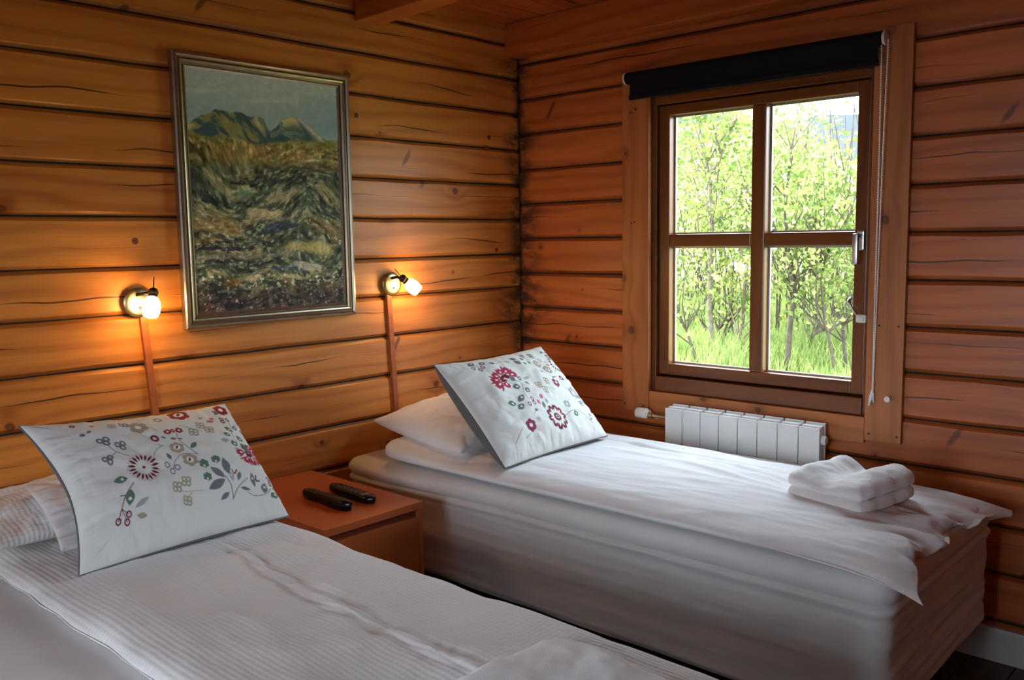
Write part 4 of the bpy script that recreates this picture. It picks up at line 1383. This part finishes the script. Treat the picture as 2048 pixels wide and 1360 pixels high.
PRINT_B = [('C',-101.7,81.2,[(-167.3,84.9),(-172.0,46.4),(-118.2,37.6),(-142.8,113.6),(-97.6,132.6),(-50.7,132.3),(-25.7,96.7)],35.1,'c','d'),
('P',-78.0,83.4,-65.5,57.0,20.9,'g',0),
('L',[(-65.0,58.3),(-36.1,45.8),(-65.0,4.3),(-66.5,-34.0)],2.2,'g'),
('P',-43.3,55.4,-19.3,79.3,21.2,'n',1),
('P',-19.4,46.1,-5.1,30.4,15.8,'n',1),
('P',-94.1,36.6,-58.1,32.0,26.9,'n',1),
('P',-47.8,17.3,-33.6,-4.6,23.7,'g',1),
('P',-117.3,-29.7,-72.6,-7.4,23.6,'g',1),
('P',-167.8,-22.7,-131.1,-34.0,25.6,'n',1),
('P',-143.3,-59.0,-102.5,-44.7,24.0,'n',1),
('P',-9.4,63.5,24.4,64.1,14.0,'l',0),
('O',-47.4,-33.8,8.1,3.6,'d'),
('O',-79.2,-52.2,8.0,3.5,'d'),
('O',-51.9,-51.8,8.1,3.6,'d'),
('P',-3.5,-40.3,17.8,-25.5,20.2,'p',0),
('P',-27.7,-39.5,-24.4,-65.6,17.3,'p',0),
('P',25.8,-42.2,18.5,-67.7,14.0,'l',0),
('P',-0.0,-52.3,-12.9,-82.9,16.5,'n',0),
('F',-122.8,-127.6,24.7,'m','w'),
('P',-73.1,-79.8,-53.6,-82.2,12.3,'g',0),
('L',[(-82.3,-90.6),(-66.4,-81.4)],1.8,'g'),
('G',-77.9,-116.6,11.3,'l',3),
('L',[(-171.4,-164.8),(-136.1,-153.5)],1.7,'g'),
('D2',31.0,-125.6,49.5,'d',10),
('L',[(78.4,-128.0),(136.3,-111.4),(181.3,-116.2),(218.3,-152.9)],2.2,'g'),
('P',131.5,-132.4,164.4,-123.9,23.0,'n',1),
('F',133.5,-82.0,17.4,'l','w'),
('P',226.0,-145.3,257.4,-133.6,14.9,'l',1),
('L',[(222.9,-151.6),(217.7,-164.5),(240.6,-153.4)],3.6,'m'),
('P',272.6,-160.9,306.2,-144.7,15.2,'l',1),
('L',[(280.5,-153.2),(274.7,-168.6),(298.8,-155.1)],3.7,'m'),
('F',232.9,-36.7,29.6,'l','w'),
('L',[(191.0,5.7),(198.6,-12.8),(218.3,-38.5)],2.0,'g'),
('G',258.7,-56.6,14.4,'g',3),
('G',267.9,-80.5,14.4,'g',3),
('G',233.9,-85.2,13.1,'g',3),
('G',37.9,17.2,18.9,'t',4),
('G',91.4,27.6,18.5,'t',4),
('G',55.7,-8.2,18.0,'t',4),
('L',[(43.1,6.9),(87.2,-2.1),(111.8,-14.2)],1.9,'t'),
('F',146.8,14.4,22.8,'m','w'),
('O',217.3,37.4,11.3,6.7,'d'),
('L',[(143.0,53.7),(161.4,40.5),(193.8,49.1)],2.0,'g'),
('P',149.2,40.4,179.4,46.9,9.0,'n',0),
('F',134.1,123.6,22.2,'t','d'),
('F',164.0,84.0,24.3,'t','m'),
('P',116.7,90.0,111.3,68.2,14.9,'g',0),
('L',[(118.3,106.7),(143.6,94.9),(167.8,88.2)],2.0,'g'),
('P',177.1,108.9,210.3,108.2,10.2,'p',0),
('L',[(196.7,65.8),(234.3,86.6)],2.0,'g'),
('G',172.8,142.0,12.4,'l',3),
('G',198.6,122.7,11.4,'l',3),
('D',268.8,113.6,49.0,'d',18),
('L',[(301.2,152.3),(279.6,132.4)],2.2,'g'),
('O',-185.2,162.9,7.9,4.0,'d'),
('O',-162.3,149.9,8.0,4.0,'d'),
('O',-144.5,160.4,8.1,4.0,'d'),
('P',-189.9,181.7,-156.5,195.2,22.1,'g',1),
('P',-144.8,174.1,-111.7,188.0,22.5,'g',1),
('L',[(-180.3,162.9),(-154.4,181.2),(-161.4,155.2)],1.8,'g'),
('P',-98.0,175.6,-81.5,166.8,16.6,'g',0),
('L',[(-97.4,176.4),(-93.1,161.8),(-77.4,172.1)],3.3,'d'),
('L',[(-78.5,164.0),(-39.1,173.9),(-4.3,163.5)],1.9,'g'),
('P',-26.6,169.5,-4.5,156.4,14.2,'t',1),
('P',14.2,179.6,41.6,165.6,19.4,'g',0),
('P',19.2,162.0,34.9,131.6,21.3,'g',0),
('P',60.0,167.5,79.8,157.0,16.8,'g',0),
('P',53.8,139.5,66.6,127.7,14.7,'n',0),
('P',83.4,144.2,99.7,129.3,15.9,'n',0),
('G',141.8,171.8,17.4,'g',4),
('G',101.5,183.0,11.1,'g',3),
('P',235.7,185.5,262.0,186.8,12.8,'g',0),
('P',246.4,165.9,281.2,165.8,14.9,'n',0),
('P',265.5,183.7,284.5,183.5,9.7,'r',0),
('G',311.0,37.6,16.0,'g',3),
('G',317.1,-4.0,13.8,'g',3)]
make_cushion([(-2.312, -0.343, 0.936), (-1.727, -0.330, 0.906), (-1.735, -0.664, 0.624), (-2.322, -0.690, 0.628)], PRINT_A, 301, 'white flowered cushion leaning on the left bed, red daisy at its left', (0.17, 0.02, 0.12, 0.03), 0.085, 0.085, 0.0)
make_cushion([(-1.032, -0.517, 0.962), (-0.433, -0.488, 0.966), (-0.414, -0.803, 0.645), (-1.016, -0.832, 0.645)], PRINT_B, 311, 'white flowered cushion leaning on the bed by the window', (0.04, 0.03, 0.08, 0.03), 0.070, 0.120, 0.0)
make_pillow([(-0.945, -0.060, 0.694), (-0.32, -0.06, 0.694), (-0.33, -0.56, 0.668), (-1.000, -0.610, 0.660)], 0.100, 0.070, 321, 'plump white pillow behind the cushion on the bed by the window', M['pillow'], 0.03)
make_pillow([(-2.40, -0.05, 0.695), (-1.80, -0.05, 0.695), (-1.80, -0.40, 0.675), (-2.44, -0.46, 0.668)], 0.060, 0.055, 331, 'waffle cotton pillow against the wall at the left bed head', M['waffle'], 0.05)
make_pillow([(-2.285, -0.26, 0.760), (-1.80, -0.26, 0.760), (-1.79, -0.60, 0.665), (-2.325, -0.60, 0.665)], 0.028, 0.030, 341, 'smooth white pillow right behind the left bed cushion', M['pillow'], 0.05)

# ------------------------------------------------------------------ folded towels
def towelB(X, Y, Z, U, V, top):
    a = 1.0 if top else 0.0
    # two rolled ends with a dip between them, running across the bed
    Z = Z + a * (0.020 * np.exp(-((V + 0.55) / 0.42) ** 2) * (0.7 + 0.3 * U) + 0.016 * np.exp(-((V - 0.70) / 0.40) ** 2) - 0.022 * np.exp(-((V - 0.1 - 0.2 * U) / 0.30) ** 2) * np.clip(0.55 + 0.6 * U, 0, 1.2))
    Z = Z + a * (fbm(X * 18, Y * 14, 401, 3) * 0.010) + a * -0.012 * (U < 0) * U ** 2
    X = X + fbm(Y * 12, Z * 20, 403) * 0.008
    Y = Y + fbm(X * 10, Z * 20, 405) * 0.006
    c, s = math.cos(-0.20), math.sin(-0.20)
    x, y = X + 0.54, Y + 1.7925
    return [-0.54 + c * x - s * y, -1.79 + s * x + c * y, Z]
def folded_towel(name, x0, x1, y0, y1, zb, zt, layers, deform, label):
    t = thing(name, ((x0 + x1) / 2, (y0 + y1) / 2, zb), label, 'towel', 'folded white towels')
    h = (zt - zb) / layers
    for i in range(layers):
        e = 0.006 * ((i * 7) % 3) * (1 if i < layers - 1 else 0)
        def d(X, Y, Z, U, V, top, i=i):
            k = (i + (1 if top else 0)) / layers
            T = deform(X, Y, Z * 0, U, V, True)
            return [T[0], T[1], Z + T[2] * k ** 1.5 + (fbm(X * 14, Y * 14, 420 + i) * 0.004)]
        slab('towel_fold', x0 + e, x1 - e * 0.5, y0 + e, y1 - e, zb + i * h - (0.003 if i else 0), zb + (i + 1) * h + 0.004, M['towel'], t, 70, 70, 7, d, None, 0.10, True)
    return t
folded_towel('folded_towel', -0.69, -0.385, -1.925, -1.660, 0.612, 0.690, 2, towelB, 'thick folded white towel lying on the foot of the bed by the window')
def towelA(X, Y, Z, U, V, top):
    a = 1.0 if top else 0.0
    Z = Z + a * fbm(X * 12, Y * 12, 411, 3) * 0.010
    c, s = math.cos(-0.04), math.sin(-0.04)
    x, y = X + 2.06, Y + 1.93
    return [-2.06 + c * x - s * y, -1.93 + s * x + c * y, Z]
folded_towel('folded_towel', -2.215, -1.895, -2.09, -1.770, 0.632, 0.668, 2, towelA, 'folded white towel on the left bed, cut off by the bottom edge')

# ------------------------------------------------------------------ garden outside
def ground_z(x, y):
    d = np.maximum(0, x - 0.3)
    sd = (y - CAM.y) / np.maximum(x - CAM.x, 0.5)
    rise = 0.17 + 0.06 * np.clip((sd - 0.42) / 0.10, 0, 1)
    return -0.08 + 0.075 * np.minimum(d, 9) + rise * np.clip(d - 9, 0, 20) + 0.01 * np.maximum(0, d - 29) + fbm(x * 0.5, y * 0.5, 501, 3) * 0.12 * np.clip(d / 3, 0, 1)
gx = np.concatenate([np.linspace(-14, 0.1, 12), np.linspace(0.3, 16, 50), np.linspace(18, 90, 14)])
gy = np.concatenate([np.linspace(-30, -5, 8), np.linspace(-4, 14, 50), np.linspace(16, 90, 14)])
GX, GY = np.meshgrid(gx, gy, indexing='ij')
GZ = np.where(GX < 0.3, -0.30, ground_z(GX, GY))
tag(MB().box(-14, -4.62, -30, 30, -0.34, -0.28).build('bounce_cut_ground', M['bounce_cut_ground']), 'dark bare ground on the far side of the cabin', kind='structure')  # added out of view so less light bounces up to walls and ceiling
tag(mesh('garden_ground', np.stack([GX, GY, GZ], -1).reshape(-1, 3), grid_faces(len(gx), len(gy)), M['soil'], None, True), 'sunlit green meadow outside the window', kind='structure')

def far_hill():
    az = np.linspace(-0.15, 1.5, 120)
    rr = np.linspace(0, 1, 14)
    A, R = np.meshgrid(az, rr, indexing='ij')
    crest = 0.122 + 0.030 * np.clip((A - 0.46) / 0.25, 0, 1) + fbm(A * 14, A * 0, 511, 4) * 0.022
    dist = 110 + R * 60
    hgt = (crest * dist) * np.clip(R * 1.02, 0, 1) ** 1.1 + fbm(A * 40, R * 6, 513, 3) * 1.2 * R
    X = CAM.x + np.cos(A) * dist
    Y = CAM.y + np.sin(A) * dist
    tag(mesh('hillside', np.stack([X, Y, CAM.z + hgt - 2 * (1 - R)], -1).reshape(-1, 3), grid_faces(len(az), len(rr))[:, ::-1], M['hill'], None, True), 'hazy blue hillside far beyond the garden', kind='structure')
far_hill()

def leaf_mesh(name, pts, size, mat, parent, seed, origin=None):
    """one folded diamond leaf per point"""
    rs = np.random.RandomState(seed)
    n = len(pts)
    P = np.asarray(pts)
    d = rs.normal(size=(n, 3)); d[:, 2] -= 0.4; d /= np.linalg.norm(d, axis=1)[:, None]
    w = np.cross(d, rs.normal(size=(n, 3))); w /= np.linalg.norm(w, axis=1)[:, None]
    nn = np.cross(d, w)
    s = size * rs.uniform(0.6, 1.25, n)[:, None]
    v = np.stack([P, P + d * s * 0.45 + w * s * 0.34 + nn * s * 0.08, P + d * s, P + d * s * 0.45 - w * s * 0.34 + nn * s * 0.08], 1).reshape(-1, 3)
    i = np.arange(n)[:, None] * 4
    f = np.concatenate([i + [[0, 1, 2]], i + [[0, 2, 3]]])
    o = mesh(name, v, f, mat, parent, False, origin)
    return tag(o, kind='stuff')

def shrub(name, stems, label, bark, leafm, seed, r0=0.022, leaf_size=0.045, n_leaf=2600, low=0.55, twigs=26, spread=0.42):
    rs = np.random.RandomState(seed)
    base = stems[0][0]
    t = thing(name, tuple(base), label, 'shrub', 'young trees outside the window')
    tips = []
    for q, st in enumerate(stems):
        pts = [Vector(p) for p in st]
        b = MB()
        fine = []
        for a, c in zip(pts[:-1], pts[1:]):
            for k in range(3):
                fine.append(a.lerp(c, k / 3) + Vector(rs.normal(size=3) * 0.006))
        fine.append(pts[-1])
        n = len(fine)
        rr = [max(0.004, r0 * (0.75 if q else 1.0) * (1 - 0.8 * i / n)) for i in range(n)]
        b.tube(fine, rr, 7)
        for k in range(int(twigs * 1.3) if q == 0 else twigs // 2):
            i = rs.randint(max(1, int(n * 0.25)), n)
            p0 = fine[i]
            a = rs.uniform(0, 2 * math.pi)
            L = rs.uniform(0.25, 0.75) * (0.5 + 0.6 * (1 - i / n))
            dirv = Vector((math.cos(a) * 0.75, math.sin(a) * 0.75, rs.uniform(0.5, 1.2))).normalized()
            p1 = p0 + dirv * L * 0.5 + Vector(rs.normal(size=3) * 0.03)
            p2 = p0 + dirv * L + Vector((0, 0, L * 0.22)) + Vector(rs.normal(size=3) * 0.04)
            rb = min(rr[i] * 0.6, 0.009)
            b.tube([p0, p1, p2], [rb, rb * 0.7, 0.0025], 5, False)
            tips += [(p1, L), (p2, L), (p1.lerp(p2, 0.5), L)]
        b.build('trunk' if q == 0 else 'branch', bark, t, True)
    tp = np.array([tuple(p) for p, L in tips])
    pick = tp[rs.randint(0, len(tp), n_leaf)]
    pts = pick + rs.normal(size=(n_leaf, 3)) * np.array([0.13, 0.13, 0.11]) * (spread / 0.42)
    keep = pts[:, 2] > base[2] + low * rs.uniform(0.4, 1.3, n_leaf)
    leaf_mesh('foliage', pts[keep], leaf_size, leafm, t, seed + 1)
    return t

B1, B2, L1, L2 = M['bark'], M['bark2'], M['leaf'], M['leaf2']
shrub('young_birch', [[(4.2, 1.409, 0.20), (4.2, 1.452, 0.80), (4.2, 1.438, 1.49), (4.2, 1.454, 1.94), (4.22, 1.534, 2.22), (4.25, 1.65, 2.6)], [(4.2, 1.454, 1.94), (4.18, 1.33, 2.11), (4.1, 1.18, 2.38)]],
      'pale thick-stemmed young birch forking high behind the left panes', B1, L1, 601, 0.030, 0.056, 1200, 0.9, 26)
shrub('young_willow', [[(3.9, 0.551, 0.22), (3.9, 0.508, 0.77), (3.9, 0.468, 0.94), (3.9, 0.548, 1.23), (3.95, 0.60, 1.7), (4.0, 0.55, 2.25)], [(3.9, 0.468, 0.94), (3.88, 0.34, 1.12), (3.9, 0.25, 1.5)], [(3.9, 0.548, 1.23), (3.9, 0.70, 1.5), (3.95, 0.80, 1.9)]],
      'brown-stemmed willow standing just right of the glazing bar', B2, L2, 611, 0.026, 0.056, 1440, 0.75, 26)
shrub('young_birch', [[(4.0, 0.156, 0.22), (4.0, 0.236, 0.58), (4.0, 0.306, 0.86), (4.0, 0.295, 1.27), (4.05, 0.33, 1.75)], [(4.0, 0.258, 0.61), (4.0, 0.40, 0.74), (4.0, 0.522, 0.85)], [(4.0, 0.30, 1.1), (4.0, 0.17, 1.4), (4.02, 0.08, 1.8)]],
      'slender shrub with a crossing side branch behind the right panes', B2, L1, 621, 0.016, 0.056, 960, 0.8, 16)
shrub('young_birch', [[(4.3, 0.195, 0.18), (4.3, 0.236, 0.63), (4.3, 0.328, 0.84), (4.3, 0.36, 1.2)], [(4.3, 0.236, 0.63), (4.3, 0.14, 0.85), (4.3, 0.10, 1.25)]],
      'low Y-shaped sapling nearest the right edge of the window', B2, L2, 631, 0.018, 0.056, 560, 0.7, 12)
shrub('young_willow', [[(3.6, 1.184, 0.20), (3.6, 1.325, 0.585), (3.6, 1.427, 0.754), (3.6, 1.50, 1.2)]],
      'thin willow stem leaning left at the left edge of the window', B2, L2, 641, 0.014, 0.056, 560, 0.6, 20)
shrub('young_willow', [[(4.6, 1.513, 0.10), (4.6, 1.588, 0.484), (4.6, 1.786, 0.965), (4.6, 1.85, 1.5)], [(4.6, 1.55, 0.3), (4.6, 1.44, 0.7), (4.6, 1.42, 1.2)]],
      'leaning brown willow beside the thick pale birch', B2, L1, 651, 0.018, 0.056, 800, 0.8, 22)
shrub('young_birch', [[(4.4, 1.159, 0.14), (4.4, 1.249, 0.381), (4.4, 1.219, 0.80), (4.4, 1.18, 1.4), (4.4, 1.2, 2.0)]],
      'pale sapling just left of the glazing bar', B1, L1, 661, 0.022, 0.056, 960, 0.8, 22)
shrub('young_birch', [[(4.8, 0.774, 0.09), (4.8, 0.765, 0.375), (4.8, 0.673, 0.52), (4.8, 0.70, 1.1), (4.8, 0.76, 1.9)]],
      'slim pale sapling in the middle of the right panes', B1, L1, 671, 0.018, 0.056, 1040, 0.8, 24)

# the thicket behind them, too dense to count: one mass of leaves on thin stems
rs = np.random.RandomState(77)
n = 46000
X = rs.uniform(4.6, 8.5, n)
az = rs.uniform(0.20, 0.80, n)
Y = CAM.y + (X - CAM.x) * np.tan(az)
Y = np.where(rs.rand(n) < 0.25, rs.uniform(-3, 7, n), Y)
side = (Y - CAM.y) / (X - CAM.x)
hmax = 2.55 + 0.45 * fbm(X * 1.3, Y * 1.3, 701, 3) * 2 + np.clip((side - 0.50) / 0.15, 0, 1) * 0.12 - np.clip((0.455 - side) / 0.05, 0, 1) * 0.62
gz = ground_z(X, Y)
tt = rs.beta(1.9, 1.25, n)
Z = gz + 0.45 + (hmax + (X - 4.6) * 0.10 - gz - 0.45) * tt
clump = fbm(X * 2.2 + Z * 0.8, Y * 2.2 + Z * 1.9, 703, 3)
keep = clump > -0.16
th = thing('thicket', (6.5, 2.0, 0.4), 'dense mass of light green leaves filling the back of the garden', 'thicket')
leaf_mesh('foliage', np.stack([X, Y, Z], -1)[keep][::2], 0.062, M['leaf2'], th, 705)
leaf_mesh('foliage', np.stack([X, Y, Z], -1)[keep][1::2], 0.060, M['leaf'], th, 707)
b = MB()
for i in range(130):
    x = rs.uniform(4.9, 8.2); y = CAM.y + (x - CAM.x) * math.tan(rs.uniform(0.28, 0.70))
    z = float(ground_z(np.array([x]), np.array([y]))[0])
    h = rs.uniform(1.2, 2.6)
    p = [Vector((x, y, z - 0.05)), Vector((x + rs.normal() * .08, y + rs.normal() * .08, z + h * .4)), Vector((x + rs.normal() * .16, y + rs.normal() * .16, z + h))]
    b.tube(p, [rs.uniform(.008, .016), .009, .004], 5, False)
tag(b.build('stems', M['bark2'], th, True), kind='stuff')

# long grass
n = 42000
X = 0.8 + rs.beta(1.2, 1.6, n) * 9
Y = CAM.y + (X - CAM.x) * np.tan(rs.uniform(0.22, 0.78, n))
Z = ground_z(X, Y)
h = rs.uniform(0.10, 0.30, n) * (0.7 + 0.6 * (fbm(X, Y, 711) + 0.5))
a = rs.uniform(0, 2 * math.pi, n)
lean = rs.uniform(0.1, 0.6, n) * h
dx, dy = np.cos(a), np.sin(a)
w = 0.008
P = np.stack([X, Y, Z], -1)
S = np.stack([-dy, dx, 0 * dx], -1) * w
Tm = P + np.stack([dx * lean * .4, dy * lean * .4, h * .6], -1)
Tt = P + np.stack([dx * lean, dy * lean, h], -1)
v = np.stack([P - S, P + S, Tm + S * .7, Tm - S * .7, Tt], 1).reshape(-1, 3)
i = np.arange(n)[:, None] * 5
f = [tuple(q) for q in (i + [[0, 1, 2, 3]]).tolist()] + [tuple(q) for q in (i + [[3, 2, 4]]).tolist()]
tag(mesh('meadow_grass', v, f, M['grass']), 'long bright green grass growing between the saplings', 'grass', kind='stuff')
